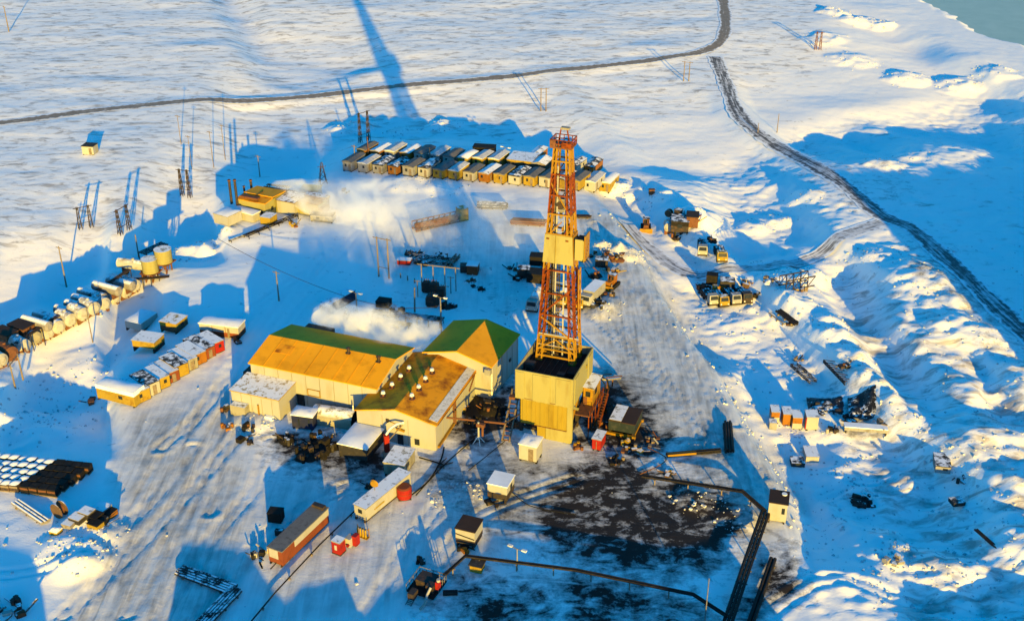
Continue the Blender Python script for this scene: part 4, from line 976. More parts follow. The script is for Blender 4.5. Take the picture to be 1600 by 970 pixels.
# the row of containers
cols = ['house_yellow','cream','house_yellow','redbrown','house_yellow','cream_dull','orange','redbrown','red']
names = ['yellow','cream','deep yellow','rust-red','ochre','dull cream','orange','brick-red','bright red']
ords = ['first','second','third','fourth','fifth','sixth','seventh','eighth','ninth','tenth','eleventh','twelfth','thirteenth','fourteenth','fifteenth','sixteenth','seventeenth','eighteenth','nineteenth','twentieth']
cabin('row_container', 'wide yellow cabin under a thick snow slab at the end of the container row', 'container', from_corner(212,637,R(-22),9.0,3.2), R(-22), 9.0,3.2,3.3,'house_yellow','snow',skid=.2,cap=True,roof_t=.9,over=.03,group='containers in the snowy row',windows=[('f',1.2,.9)])
pA, pB = at(226,628), at(342,552)
for k in range(9):
    t = k/8; p = pA.lerp(pB, t); rnd = random.Random(k); L = rnd.choice((6.0,7.0,6.4)); yaw = R(-43+rnd.uniform(-2,2)); c, s = math.cos(yaw), math.sin(yaw)
    loc = (p.x - L/2*c, p.y - L/2*s, gz(p.x,p.y)); wn = [[('r',-.6,.7)],[],[('r',.5,.6)]][k % 3]
    cabin('row_container', f'{names[k]} ended container, {ords[k]} after the wide yellow cabin in the snowy row', 'container', loc, yaw, L, 3.0, 2.7+rnd.uniform(-.2,.3), cols[k], 'snowy_dark' if k%3==1 else 'snowy_grey', skid=.2, over=.04, group='containers in the snowy row', windows=wn, doors=[('r',.3,.8)] if k%2 else [])
cabin('site_trailer', 'flat dark-roofed cabin with yellow front poking out behind the container row', 'trailer', from_corner(243,552,R(-15),5.2,4.0), R(-15), 5.2,4.0,2.6,'house_yellow','snowy_grey',skid=1.0,over=.15)

# ------------------------------------------------------------------ workers' houses far across the yard
def house_row(spec, which, dy):
    n = len(spec)
    for k, (px, py, kind) in enumerate(spec):
        rnd = random.Random(900*dy+k); yaw = R(-26+rnd.uniform(-2.5,2.5)); F, Dp, H = 3.1+rnd.uniform(-.15,.25), 7.4+rnd.uniform(-.6,.6), 2.9
        wall = {'w':'house_grey','y':'house_yellow','o':'orange','b':'house_brown','c':'cream'}[kind]
        if kind == 'b': band = None
        else: band = None
        p = at(px, py); c, s = math.cos(yaw), math.sin(yaw); loc = (p.x - Dp/2*s, p.y + Dp/2*c, p.z)
        word = {'w':'pale grey','y':'yellow','o':'orange','b':'brown','c':'cream'}[kind]
        place = f'{ords[k]} from the steam end of the {which} cabin row'
        cabin('house_trailer', f'{word} fronted cabin, {place}', 'house trailer', loc, yaw, F, Dp, H+rnd.uniform(-.1,.25), wall, rnd.choice(['old_snow','snowy_dark','grey_felt','old_snow','snowy_grey','grey_felt']), skid=.3, over=.18, pitch=.35, cap=rnd.random()<.12, group=f'workers cabins in the {which} row',
              windows=[('f',-.5,.6),('r',1.2,.7)] if rnd.random()<.7 else [('f',.4,.6)], doors=[('f',.8,.7)] if rnd.random()<.6 else [('r',-2.4,.8)])
house_row([(543+23.6*k, 268+1.95*k, 'wwwowcyycoycycyycy'[k]) for k in range(18)], 'front', 1)
house_row([(565,248.5,'o'),(586,250,'o'),(609,251,'w'),(632,253.5,'o'),(655,255,'c'),(678,256.5,'w'),(700,259,'c'),(723,261,'y'),(746,262,'y'),(771,264,'y'),(893,272,'c'),(918,275,'o')], 'back', 2)
o = cabin('house_trailer', 'broad three-bay cabin with yellow eaves in the back row of workers cabins', 'house trailer', from_corner(831,268,R(-18),7.6,7.0), R(-18), 7.6,7.0,3.0,'house_brown','snowy_grey',skid=.3,over=.2,band='house_yellow',band_z=.75,group='workers cabins in the back row',windows=[('f',-2,.8),('f',1.5,.8)])
cabin('house_trailer', 'small orange cabin standing alone behind the broad three-bay cabin', 'house trailer', from_corner(842,256,R(-23),3.0,7.0), R(-23), 3.0,7.0,2.8,'orange','snowy_cream',skid=.3,over=.18,pitch=.3,windows=[('f',0,.6)])
cabin('house_trailer', 'dark-fronted cabin with rounded grey roof beside the derrick top in the back row', 'house trailer', from_corner(852,272,R(-22),4.2,6.0), R(-22), 4.2,6.0,2.8,'house_brown','snowy_grey',skid=.3,over=.15,pitch=.7,group='workers cabins in the back row')
cabin('dark_shed', 'black square shed rising behind the back row of workers cabins', 'shed', from_corner(772,248,R(-10),6.5,3.5), R(-10), 6.5,3.5,3.2,'black','black',skid=.1,over=.1)
cabin('field_hut', 'lone cream hut with dark roof out on the open snowfield', 'hut', from_corner(147,243,R(-8),3.6,3.2), R(-8), 3.6,3.2,2.8,'cream','roof_dark',skid=.2,over=.15,doors=[('f',.8,.8)])
# white cabins on the rough ground
for k, (px, py, L, W, H, wm_, lab) in enumerate([
    (1217,661,1.6,2.6,2.6,'cream','narrow pale cabin at the derrick end of the line of small cabins'),
    (1236,665,1.7,2.8,2.7,'orange','narrow orange-fronted cabin, second in the line of small cabins'),
    (1252,671,1.8,2.8,2.8,'cream','narrow cream cabin, third in the line of small cabins'),
    (1277,672,2.3,2.6,3.0,'cream','broadest cabin in the line, cream with a red corner post')]):
    o = cabin('tool_cabin', lab, 'cabin', from_corner(px,py,R(-4),L,W), R(-4), L,W,H,wm_,'snowy_grey',skid=.15,over=.06,band='orange' if wm_=='cream' and k<3 else None,band_z=.5,group='line of small cabins on the rough ground')
    if k == 3: b = MB(); b.box(-1.2,-1.3,.2,.2,.2,2.6,'red'); b.build('corner_post', o)
cabin('ice_box', 'open white crate with a bluish snowy lid lying apart on trampled snow', 'crate', from_corner(1279,723,R(-3),2.4,3.6), R(-3), 2.4,3.6,1.5,'cream','snowy_grey',skid=.1,over=.04)
cabin('ice_box', 'low grey-blue crate rimmed with snow beside the white crate', 'crate', from_corner(1257,731,R(-3),2.4,2.2), R(-3), 2.4,2.2,1.1,'teal_dark','snowy_dark',skid=.05,over=.04)
cabin('ice_box', 'small grey crate with a pale top at the foot of the line of small cabins', 'crate', from_corner(1213,672,R(-5),1.4,1.5), R(-5), 1.4,1.5,1.7,'house_grey','snowy_grey',skid=.1,over=.03)
cabin('white_crate', 'long white crate bridging the snow hummocks under the black sheet', 'crate', from_corner(1386,680,R(-8),8.0,1.6), R(-8), 8.0,1.6,1.3,'house_grey','snow',skid=.4,over=.05)
cabin('grey_box', 'tilted grey-roofed box with a rusty edge amid the snow heaps', 'box', from_corner(1484,741,R(-12),2.6,4.2), R(-12), 2.6,4.2,1.6,'house_grey','snowy_dark',skid=.1,over=.08,windows=[('f',.4,.8)])
cabin('grey_box', 'small dark crate sunk in blue snow beyond the snow heaps', 'box', from_corner(1508,790,R(10),2.2,1.8), R(10), 2.2,1.8,.8,'steel_dark','snowy_dark',skid=.05,over=.03)
# ------------------------------------------------------------------ tank farm
def hz_tank(name, label, loc, yaw, L, r, mat, group=None, stand=.5, detail=True):
    """horizontal tank, axis along x; the near end is at +x"""
    o = thing(name, label, 'tank', loc, yaw, group); z = stand + r
    b = MB(); b.tube((-L/2,0,z),(L/2,0,z),r,mat,18); b.tube((L/2,0,z),(L/2+.35,0,z),r*.98,mat,18,r*.55); b.tube((-L/2-.35,0,z),(-L/2,0,z),r*.55,mat,18,r*.98)
    for x in (-L*.3,L*.3): b.tube((x-.06,0,z),(x+.06,0,z),r*1.03,mat,18)
    b.build('shell', o)
    for x in (-L*.32, L*.32):
        b = MB(); b.box(x,0,0-.3,.4,r*1.7,stand+r*.35+.3,'rust'); b.build('cradle', o)
    if detail:
        b = MB(); b.tube((0,0,z+r-.05),(0,0,z+r+.35),.35,mat,10); b.build('manhole', o)
        b = MB(); b.tube((L/2+.1,0,z-r*.75),(L/2+.6,0,z-r*.9),.12,'rust',6); b.build('outlet', o)
    return o
fr = [(5,577),(21,566),(41,554),(59,542),(78,533),(95,524),(114,513),(133,504),(150,495),(166,488),(182,478),(200,468),(214,459)]
for k, (px, py) in enumerate(fr):
    p = at(px, py); yaw = R(-38); L = 4.4; c, s = math.cos(yaw), math.sin(yaw); rusty = k < 4
    hz_tank('fuel_tank', f'{"rust-stained" if rusty else "white"} fuel tank, {ords[k]} in the near row counted from the frame edge', (p.x-L/2*c, p.y-L/2*s, p.z), yaw, L, 1.55, 'rust' if k == 1 else ('white_tank' if k != 3 else 'snowy_cream'), 'near row of fuel tanks')
rr = [(40,509),(58,500),(91,492),(107,484),(118,475),(127,465),(150,455),(172,447)]
for k, (px, py) in enumerate(rr):
    p = at(px, py); yaw = R(-27); L = 7.4; c, s = math.cos(yaw), math.sin(yaw)
    hz_tank('fuel_tank', f'long grey snow-dusted tank, {ords[k]} in the far row counted from the frame edge', (p.x+L/2*c, p.y+L/2*s, p.z), yaw, L, 1.15, 'snowy_grey', 'far row of fuel tanks', detail=False)
hz_tank('raised_tank', 'cream horizontal tank lying on a rusty trestle above the tank rows', at(212,432), R(-16), 8.0, 1.25, 'white_tank', stand=2.0)
def upright(px, py, label, r, h, st):
    p = at(px, py); o = thing('upright_tank', label, 'tank', p, YAW)
    b = MB(); b.tube((0,0,st),(0,0,st+h),r,'rig_yellow',18); b.tube((0,0,st+h),(0,0,st+h+.12),r*1.04,'snowy_cream',18)
    for k in range(4): b.tube((0,0,st+h*(k+.5)/4-.04),(0,0,st+h*(k+.5)/4+.04),r*1.02,'rig_yellow',18)
    b.build('shell', o)
    for a in range(4):
        b = MB(); x, y = r*.75*math.cos(a*1.57+.78), r*.75*math.sin(a*1.57+.78); b.bar((x,y,-.3),(x,y,st),.28,'rust'); b.build('leg', o)
    b = MB(); b.box(0,0,st-.25,r*2,r*2,.24,'rust'); b.bar((-r*.5,-r*.5,0),(r*.5,-r*.5,st),.14,'rust'); b.bar((r*.5,-r*.5,0),(r*.5,r*.5,st),.14,'rust'); b.build('stand', o)
upright(238,438,'squat yellow upright tank on a dark stand beside the raised cream tank',1.9,3.2,2.4)
upright(259,424,'tallest yellow upright tank at the head of the tank farm',2.0,3.2,2.6)
def rack(px0, py0, px1, py1, name, label, z, mat, w=.8, posts=6, cat='pipe rack', extra=3):
    a, b_ = at(px0,py0), at(px1,py1); d = (b_-a); L = math.hypot(d.x,d.y); yaw = math.atan2(d.y,d.x)
    o = thing(name, label, cat, a, yaw)
    for k in range(posts):
        x = L*k/(posts-1); b = MB(); g = gz(a.x+d.x*k/(posts-1), a.y+d.y*k/(posts-1)) - a.z
        for s in (-1,1): b.bar((x,s*w/2,g-.3),(x,s*w/2,z),.14,mat)
        b.bar((x,-w/2,z-.1),(x,w/2,z-.1),.14,mat); b.build('trestle', o)
    for k in range(extra):
        b = MB(); y = -w/2+w*(k+.5)/extra; b.tube((-.4,y,z+.06),(L+.4,y,z+.06),.13,mat,8); b.build('pipe', o)
    return o
rack(30,548,205,448,'pipe_rack','dark pipe rack running between the two rows of fuel tanks',2.0,'steel_dark',1.2,12)
rack(212,452,262,432,'tank_gantry','dark gantry in front of the raised yellow tanks',2.6,'steel_dark',1.4,5,'gantry',4)
rack(225,408,258,396,'dark_trestle','dark pipe frame with snow behind the yellow upright tanks',2.4,'steel_dark',3.0,4,'frame',5)
for k,(px,py,lab) in enumerate([(35,520,'rusty brown machine crate behind the stained fuel tanks'),(10,530,'dark red machine crate at the end of the far tank row')]):
    cabin('machine_crate', lab, 'crate', at(px,py), R(-30), 5.0,3.0,2.2,'rust','roof_brown',skid=.2,over=.1)

# ------------------------------------------------------------------ boiler house with four stacks
def boiler_house():
    yaw = R(-24)
    loc = from_corner(416,341,yaw,8.6,9.0)
    o = thing('boiler_house', 'boiler house with yellow roofs and lean-to, wrapped in white steam at one end', 'boiler house', loc, yaw)
    b = MB(); b.box(0,0,0,8.6,9.0,4.0,'rig_yellow'); b.box(3.0,-4.6,1.2,.9,.12,1.0,'glass'); b.box(4.36,-1.5,1.2,.12,.9,1.0,'glass'); b.build('wall', o)
    b = MB(); b.slab([(-4.6,-1.2,4.75),(4.6,-1.2,4.75),(4.6,4.8,4.35),(-4.6,4.8,4.35)],.2,'roof_yellow'); b.slab([(-4.6,-4.8,4.2),(4.6,-4.8,4.2),(4.6,-1.3,4.5),(-4.6,-1.3,4.5)],.2,'roof_rust')
    b.box(-.1,-1.2,4.5,.12,5.0,.32,'rust'); b.build('roof', o)
    b = MB(); b.box(-1.0,-3.4,4.4,5.5,1.4,.5,'rust'); b.build('roof_duct', o)
    b = MB(); b.box(7.6,3.0,0,5.5,6.0,3.4,'cream'); b.slab([(4.7,-.2,3.7),(10.6,-.2,3.7),(10.6,6.2,3.95),(4.7,6.2,3.95)],.2,'snowy_brown'); b.build('lean_to', o)
    b = MB(); b.box(13.5,3.6,.3,6.5,4.5,3.2,'rig_yellow',top='roof_rust'); b.box(13.5,6.2,3.5,6.8,2.5,.7,'rust',top='snowy_brown'); b.box(17.2,3.4,.2,1.2,3.4,2.4,'steel_yellow'); b.build('boiler_block', o)
    b = MB()
    for k in range(4): b.tube((-4+k*4.6,7.0,3.2+.1*k),(1+k*4.6,7.2,3.3),.35,'rust',8)
    b.box(6,7.4,0,20,1.4,3.0,'rust'); b.build('pipe_bank', o)
    return o, loc, yaw
bh_o, bh_loc, bh_yaw = boiler_house()
for k,(px,pyt,pyb,r,lab) in enumerate([(364,281,327,.38,'tall dark smoke stack nearest the white sheds at the boiler house'),(373,281,331,.38,'tall dark smoke stack rising through the rusty roof strip of the boiler house'),(384,291,312,.3,'shortest dark smoke stack behind the boiler house roof'),(395,281,307,.36,'dark smoke stack by the rusty pipes behind the boiler house')]):
    p = at(px, pyb+6); h = 3
    while project(p.x, p.y, p.z+h)[1] > pyt and h < 25: h += .1
    o = thing('smoke_stack', lab, 'smoke stack', p, 0, 'stacks of the boiler house')
    b = MB(); b.tube((0,0,-.3),(0,0,h),r,'steel_dark',12,r*.9); b.build('flue', o); b = MB(); b.tube((0,0,h-.3),(0,0,h),r*1.15,'rust',12); b.build('cap_ring', o); b = MB(); b.tube((0,0,-.2),(0,0,.8),r*1.8,'rust',12,r*1.1); b.build('foot', o)
cabin('white_shed', 'long low white shed in front of the boiler house', 'shed', from_corner(396,349,R(-30),9.5,3.0), R(-30), 9.5,3.0,2.4,'cream','snow',skid=.1,over=.1,cap=True)
cabin('white_shed', 'low cream shed at the far end of the boiler house, nearest the snow heap', 'shed', from_corner(357,355,R(-32),5.0,5.0), R(-32), 5.0,5.0,2.8,'cream','snowy_cream',skid=.1,over=.1,cap=True)
cabin('white_shed', 'tilted yellow and white hut between boiler house and cut trench', 'shed', from_corner(423,353,R(-20),3.0,3.4), R(-20), 3.0,3.4,2.2,'house_yellow','snowy_cream',skid=.1,over=.1)
cabin('steam_hut', 'small hut with black roof standing in the edge of the steam', 'hut', from_corner(520,349,R(-10),6.0,2.6), R(-10), 6.0,2.6,2.0,'house_grey','roof_dark',skid=.2,over=.1,windows=[('f',-1,.8),('f',1.5,1)])
cabin('olive_hut', 'olive-roofed hut showing through the steam behind the boiler house', 'hut', from_corner(497,312,R(-8),5.0,4.0), R(-8), 5.0,4.0,2.6,'cream_dull','roof_yellow',skid=.2,over=.2)
rack(385,372,462,341,'trench_pipes','dark lagged pipes on low sleepers running from the boiler house',.7,'pipe_black',2.2,6,'pipes',3)
rack(360,378,440,348,'trench_pipes','thin snowy pipes beside the lagged pipes by the boiler house',.4,'snowy_dark',1.0,5,'pipes',2)
rack(420,297,450,300,'pipe_crates','rusty frame peeking from the steam behind the smoke stacks',1.6,'rust',1.5,3,'frame',2)
# ------------------------------------------------------------------ pipelines on posts
def pipeline(name, label, pts, z, r, n_pipes=2, gap=.35, post_every=5.0, mat='pipe_black', rail=None, cat='pipeline'):
    w = [at_z(px, py, z) for px, py in pts]
    o = thing(name, label, cat, (w[0].x, w[0].y, 0), 0); o0 = Vector((w[0].x, w[0].y, 0))
    for k in range(n_pipes):
        b = MB(); off = (k-(n_pipes-1)/2)*gap; pp = []
        for i, p in enumerate(w):
            t = (w[min(i+1,len(w)-1)]-w[max(i-1,0)]).normalized(); pp.append(p-o0+Vector((-t.y,t.x,0))*off)
        b.path(pp, r, mat, 8); b.build('pipe', o)
    for a, c in zip(w[:-1], w[1:]):
        d = c-a; L = d.length; n = max(1, int(L/post_every)); t = d.normalized(); nn = Vector((-t.y,t.x,0))
        for k in range(n):
            p = a + d*((k+.4)/n); g = gz(p.x,p.y)-.3; b = MB(); q = p-o0; hw = n_pipes*gap/2+.1
            b.box(q.x, q.y, g, .18,.18, z-g-r, 'wood'); b.bar(q-nn*hw-Vector((0,0,r+.05)), q+nn*hw-Vector((0,0,r+.05)), .14, 'wood'); b.build('post', o)
        if rail:
            b = MB()
            for s in (-1,1): b.bar(a-o0+nn*s*.75+Vector((0,0,.15)), c-o0+nn*s*.75+Vector((0,0,.15)), .12, rail)
            m = int(L/1.1)
            for k in range(m): p = a-o0+d*((k+.5)/m); b.bar(p-nn*.75+Vector((0,0,.1)), p+nn*.75+Vector((0,0,.1)), .1, rail)
            b.build('cross_rungs', o)
    return o
pipeline('pipeline', 'pair of lagged pipes on wooden posts crossing the oily dirt to the tall cabin', [(1003,743),(1160,767),(1195,798)], 1.5, .2, 2, .5)
pipeline('pipeline', 'heavy dark pipe trestle running down from the tall cabin past the oily dirt', [(1196,800),(1168,880),(1133,985)], 1.4, .26, 3, .55, 3.0, rail='pipe_black')
pipeline('pipeline', 'lagged pipes on tall wooden posts above the blue snow, from the pump skid', [(694,898),(727,868),(900,890),(1083,928),(1136,962)], 1.7, .17, 2, .38)
pipeline('ground_pipe', 'long thin pipe on short posts beside the two long trailers', [(560,792),(500,850),(430,925),(380,985)], .5, .12, 1, .3, 5)
pipeline('flume', 'straight black trough parallel to the heavy pipe trestle', [(1208,872),(1172,975)], .6, .3, 2, .6, 4, cat='trough')

def ground_line(name, label, pix, r, mat, cat, lift=0.0):
    pts = []
    w = [at(*p) for p in pix]
    for i in range(len(w)-1):
        for j in range(8):
            t = j/8; p0=w[max(i-1,0)];p1=w[i];p2=w[i+1];p3=w[min(i+2,len(w)-1)]
            q = .5*((2*p1)+(p2-p0)*t+(2*p0-5*p1+4*p2-p3)*t*t+(3*p1-p0-3*p2+p3)*t**3); pts.append(Vector((q.x,q.y,gz(q.x,q.y)+r+.12+lift)))
    pts.append(w[-1]+Vector((0,0,r+.12+lift))); o0 = pts[0].copy(); b = MB(); b.path([p-o0 for p in pts], r, mat, 6)
    return b.build(name, None, o0, 0, label, cat)
ground_line('hose', 'thick black hose looping from the red drum up towards the gabled wing', [(643,775),(670,752),(688,722),(694,700)], .14, 'tyre', 'hose')
ground_line('hose', 'thin black hose running from the pipe tree down to the red drum', [(742,686),(700,722),(668,755),(650,775)], .11, 'tyre', 'hose')
ground_line('hose', 'black hose lying straight between the small snowy cabin and the gabled wing', [(655,716),(676,722),(692,727)], .13, 'tyre', 'hose')
ground_line('hose', 'long thin cable trailing from the pipe chute to the yard', [(789,690),(762,712),(732,736)], .07, 'tyre', 'cable')
ground_line('hose', 'wavy cable from the skirted cream cabin into the oily dirt', [(800,770),(822,788),(850,797),(900,805)], .07, 'tyre', 'cable')
ground_line('hose', 'rusty hose winding over the dark earth beside the yellow sledge', [(1000,742),(1030,728),(1040,716),(1012,700)], .09, 'rust', 'hose')

# ------------------------------------------------------------------ poles, pylons and lamps
def top_height(p, py):
    h = .5
    while project(p.x, p.y, p.z+h)[1] > py and h < 40: h += .1
    return h
def pole(px, py, pt, label, arms=1, r=.16, lean=0.0, lamp=False, name='power_pole', group=None, mat='wood'):
    p = at(px, py); h = top_height(p, pt); o = thing(name, label, 'lamp post' if lamp else 'pole', p, R(-30), group)
    b = MB(); b.tube((0,0,-.4),(lean*h,0,h),r*1.25,mat,8,r*.8); b.build('shaft', o)
    for k in range(arms):
        b = MB(); z = h-.4-k*.9; b.bar((lean*z-1.0,0,z),(lean*z+1.0,0,z),.14,mat); b.build('cross_arm', o)
    if lamp:
        for s in (-1,1):
            b = MB(); b.bar((0,0,h-.1),(s*1.0,0,h+.1),.09,'steel_grey'); b.box(s*1.25,0,h+.02,.8,.45,.22,'lamp'); b.build('lamp_head', o)
    return o
def h_frame(pa, pb, pt, label, lattice=False, mat='wood', brace=True):
    a, c = at(*pa), at(*pb); h = top_height(a, pt); d = c-a; L = math.hypot(d.x,d.y); o = thing('h_frame_pylon', label, 'pylon', a, math.atan2(d.y,d.x))
    for x in (0, L):
        b = MB()
        if lattice:
            for ix in (-.45,.45):
                for iy in (-.45,.45): b.bar((x+ix,iy,-.3),(x+ix*.35,iy*.35,h),.13,mat)
            m = 5
            for k in range(m):
                z0,z1=h*k/m,h*(k+1)/m; s0,s1=.45*(1-.65*k/m),.45*(1-.65*(k+1)/m)
                for iy in (-1,1): b.bar((x-s0,iy*s0,z0),(x+s1,iy*s1,z1),.08,mat)
                for ix in (-1,1): b.bar((x+ix*s0,-s0,z0),(x+ix*s1,s1,z1),.08,mat)
        else: b.tube((x,0,-.4),(x,0,h),.2,mat,8,.14)
        b.build('leg', o)
    b = MB(); b.bar((-1.0,0,h-.3),(L+1.0,0,h-.3),.16,mat); b.build('cross_arm', o)
    if brace: b = MB(); b.bar((0,0,h*.25),(L,0,h*.25),.12,mat); b.build('brace', o)
    return o
pole(104,448,385,'tall bare pole on the blue snow beside the tank rows')
pole(217,402,367,'short pole behind the yellow upright tanks',0)
pole(145,535,480,'thin pole before the middle of the near tank row',0,.1)
pole(436,470,424,'single pole alone in the blue shade behind the long hall',1,.15)
pole(648,487,449,'leaning pole without arms in the blue shade near the transformer yard',0,.17,.04)
pole(555,256,227,'pole at the steam end of the back row of workers cabins',1)
pole(576,250,214,'slim rusty pole beside the orange end cabin of the back row',0,.14,mat='rust')
pole(672,257,230,'pole behind the middle of the back row of workers cabins',1)
pole(406,275,243,'pole behind the smoke stacks on the blue slope',1,.14)
pole(14,50,10,'tall pole alone in the top corner of the snowfield',1,.2)
pole(334,262,205,'thin pole in the file crossing the snowfield behind the smoke stacks',1,.1)
pole(352,250,195,'farther thin pole in the file behind the smoke stacks',1,.1)
pole(300,262,212,'thin pole nearest the twin-legged pylon in the snowfield file',1,.1)
pole(283,225,180,'thin pole of the snowfield file closest to the dirt road',1,.1)
pole(1214,207,178,'bare pole by the snow track where it meets the blue hollow',0,.13)
pole(1184,208,193,'short stake on the verge of the snow track',0,.12)
pole(560,517,458,'lamp post with two pale heads behind the long hall',0,.17,lamp=True,name='lamp_post',mat='steel_grey')
pole(690,527,465,'lamp post with two pale heads beside the rear hall',0,.17,lamp=True,name='lamp_post',mat='steel_grey')
pole(808,890,857,'small lamp post on the pipeline above the oily snow',0,.1,lamp=True,name='lamp_post',mat='cream_dull')
pole(790,251,231,'lamp post behind the broad three-bay cabin',0,.1,lamp=True,name='lamp_post',mat='steel_grey')
pole(1101,972,903,'thin grey mast standing in blue snow before the pipelines',0,.09,name='mast',mat='steel_grey')
h_frame((285,306),(297,309),264,'twin-legged lattice pylon on the snowfield edge',True,'steel_dark')
h_frame((126,358),(143,355),324,'broad trestle pylon with crossed braces on the snowfield',True,'steel_dark')
h_frame((188,366),(203,362),328,'pair of close lattice masts beside the broad trestle pylon',True,'steel_dark')
h_frame((563,222),(576,219),177,'dark lattice pylon rising behind the workers cabins',True,'steel_dark')
h_frame((845,174),(853,174),138,'slender twin-pole frame on the far side of the derrick top',False,'wood',False)
h_frame((1068,127),(1076,127),96,'slender twin-pole frame near the road junction',False,'wood',False)
h_frame((1274,78),(1281,78),50,'faint rusty twin frame towards the shore',True,'rust')
h_frame((592,432),(608,435),370,'tall three-armed pole frame in the shade behind the halls',False,'wood')
h_frame((24,606),(38,601),568,'splayed pole pair at the near end of the tank rows',False,'wood',False)
def cone_tower(px, py, pt, label):
    p = at(px,py); h = top_height(p,pt); o = thing('lattice_tower', label, 'pylon', p, R(20))
    for a in range(4):
        b = MB(); x, y = 1.5*math.cos(a*1.57+.78), 1.5*math.sin(a*1.57+.78); b.bar((x,y,-.3),(x*.12,y*.12,h),.16,'steel_dark'); b.build('leg', o)
    b = MB()
    for k in range(4):
        s0 = 1.5*(1-k/4.4)*.71; z = h*k/4.4; 
        for q in ((-1,-1,1,-1),(1,-1,1,1),(1,1,-1,1),(-1,1,-1,-1)): b.bar((q[0]*s0,q[1]*s0,z),(q[2]*s0,q[3]*s0,z+h/4.4),.1,'steel_dark')
    b.build('lacing', o); b = MB(); b.bar((-1.2,0,h*.8),(1.2,0,h*.8),.12,'steel_dark'); b.build('cross_arm', o)
cone_tower(505,287,254,'pyramid-shaped lattice tower in front of the blue slope by the steam')
def cable(pa, ha, pb, hb, label, sag=1.2):
    a = at(*pa)+Vector((0,0,ha)); c = at(*pb)+Vector((0,0,hb)); b = MB(); pts = []
    for k in range(13): t = k/12; pts.append((c-a)*t + Vector((0,0,-4*sag*t*(1-t))))
    b.path(pts, .06, 'steel_dark', 5); b.build('power_cable', None, a, 0, label, 'cable')
cable((345,402),5,(560,517),7.5,'sagging power cable crossing the blue shade to the lamp post behind the long hall')
cable((560,517),7.6,(690,527),7.6,'sagging power cable between the two lamp posts behind the halls')

# ------------------------------------------------------------------ vehicles and machines
def truck(name, label, px, py, yaw, kind, cab_mat, L=7.6, W=2.5, body_mat='white_tank', cat='truck', group=None):
    p = at(px, py); o = thing(name, label, cat, p, yaw, group)
    b = MB(); b.box(-.3,0,.75,L-.4,W*.42,.3,'steel_dark'); b.build('chassis', o)
    b = MB(); x = L/2-1.0; b.box(x,0,.9,2.0,W,1.0,cab_mat); b.add([(x-1,-W/2,1.9),(x+.9,-W/2,1.9),(x+.9,W/2,1.9),(x-1,W/2,1.9),(x-.95,-W/2+.1,2.9),(x+.55,-W/2+.1,2.9),(x+.55,W/2-.1,2.9),(x-.95,W/2-.1,2.9)],[(0,1,5,4),(1,2,6,5),(2,3,7,6),(3,0,4,7),(4,5,6,7)],cab_mat)
    c = b.build('cab', o)
    b = MB(); b.slab([(x+.93,-W/2+.25,1.95),(x+.93,W/2-.25,1.95),(x+.62,W/2-.3,2.75),(x+.62,-W/2+.3,2.75)],.03,'glass'); b.build('windscreen', c)
    b = MB(); b.box(x+1.05,0,.6,.16,W,.35,'steel_dark'); b.build('bumper', c)
    for s in (-1,1): b = MB(); b.tube((x+1.02,s*.85,1.25),(x+1.12,s*.85,1.25),.16,'lamp',8); b.build('headlight', c)
    for xx in (L/2-1.1, -L/2+1.0, -L/2+2.4):
        for s in (-1,1): b = MB(); b.tube((xx,s*(W/2-.38),.52),(xx,s*W/2,.52),.54,'tyre',12); b.build('wheel', o)
    b = MB(); xl, xr = -L/2, L/2-2.3; xm, ll = (xl+xr)/2, xr-xl
    if kind == 'tank':
        for q in range(1): b.tube((xl,0,2.15),(xr,0,2.15),1.15,body_mat,16)
        b.tube((xr,0,2.15),(xr+.25,0,2.15),1.13,body_mat,16,.7); b.tube((xl-.25,0,2.15),(xl,0,2.15),.7,body_mat,16,1.13); b.build('tank', o)
        b = MB(); b.tube((xm,0,3.2),(xm,0,3.55),.4,body_mat,10); b.build('filler', o)
    elif kind == 'box': b.box(xm,0,1.05,ll,W+.1,2.3,body_mat,top='snow'); b.build('box_body', o)
    elif kind == 'flat':
        b.box(xm,0,1.05,ll,W,.2,body_mat); b.build('flatbed', o)
        b = MB(); b.box(xr-.1,0,1.25,.1,W,1.0,'steel_dark'); b.build('headboard', o)
        b = MB()
        for s in (-.7,0,.7): b.box(xm,s,1.26,ll-.4,.5,.45,'snowy_dark')
        b.build('load', o)
    return o
truck('tank_truck','cream tank truck facing the camera behind the derrick, beside the black crates',836,479,R(-105),'tank','cream',7.5)
truck('tank_truck','cream tank truck seen through the lower lattice of the derrick',880,470,R(-100),'tank','house_yellow',7.5)
truck('box_truck','grey-roofed box truck with pale cab right of the derrick lattice',925,470,R(-118),'box','cream',8.5,2.6,'house_grey')
truck('tank_truck','small yellow-nosed truck squeezed between derrick lattice and box truck',905,478,R(-100),'tank','house_yellow',5.5,2.2)
truck('flat_truck','pale-cabbed truck with two dark beams below the rough snow heap',1097,392,R(-98),'flat','cream',8.5,2.4,'steel_dark')
truck('flat_truck','orange-yellow cabbed truck parked at the end of the machine cluster',1125,402,R(-92),'flat','house_yellow',8.0,2.6,'steel_dark')
for k,(px,py,cm,lab) in enumerate([(1108,474,'cream','cream-nosed flat truck, outermost of the four parked under the snow bank'),(1124,476,'house_yellow','yellow-nosed flat truck, second of the four parked under the snow bank'),(1143,473,'house_grey','grey-nosed flat truck, third of the four parked under the snow bank'),(1160,471,'steel_dark','dark flat truck, last of the four parked, against the snow hummock')]):
    truck('flat_truck',lab,px,py-4,R(-80),'flat',cm,7.0,2.3,'steel_dark',group='four parked flat trucks')
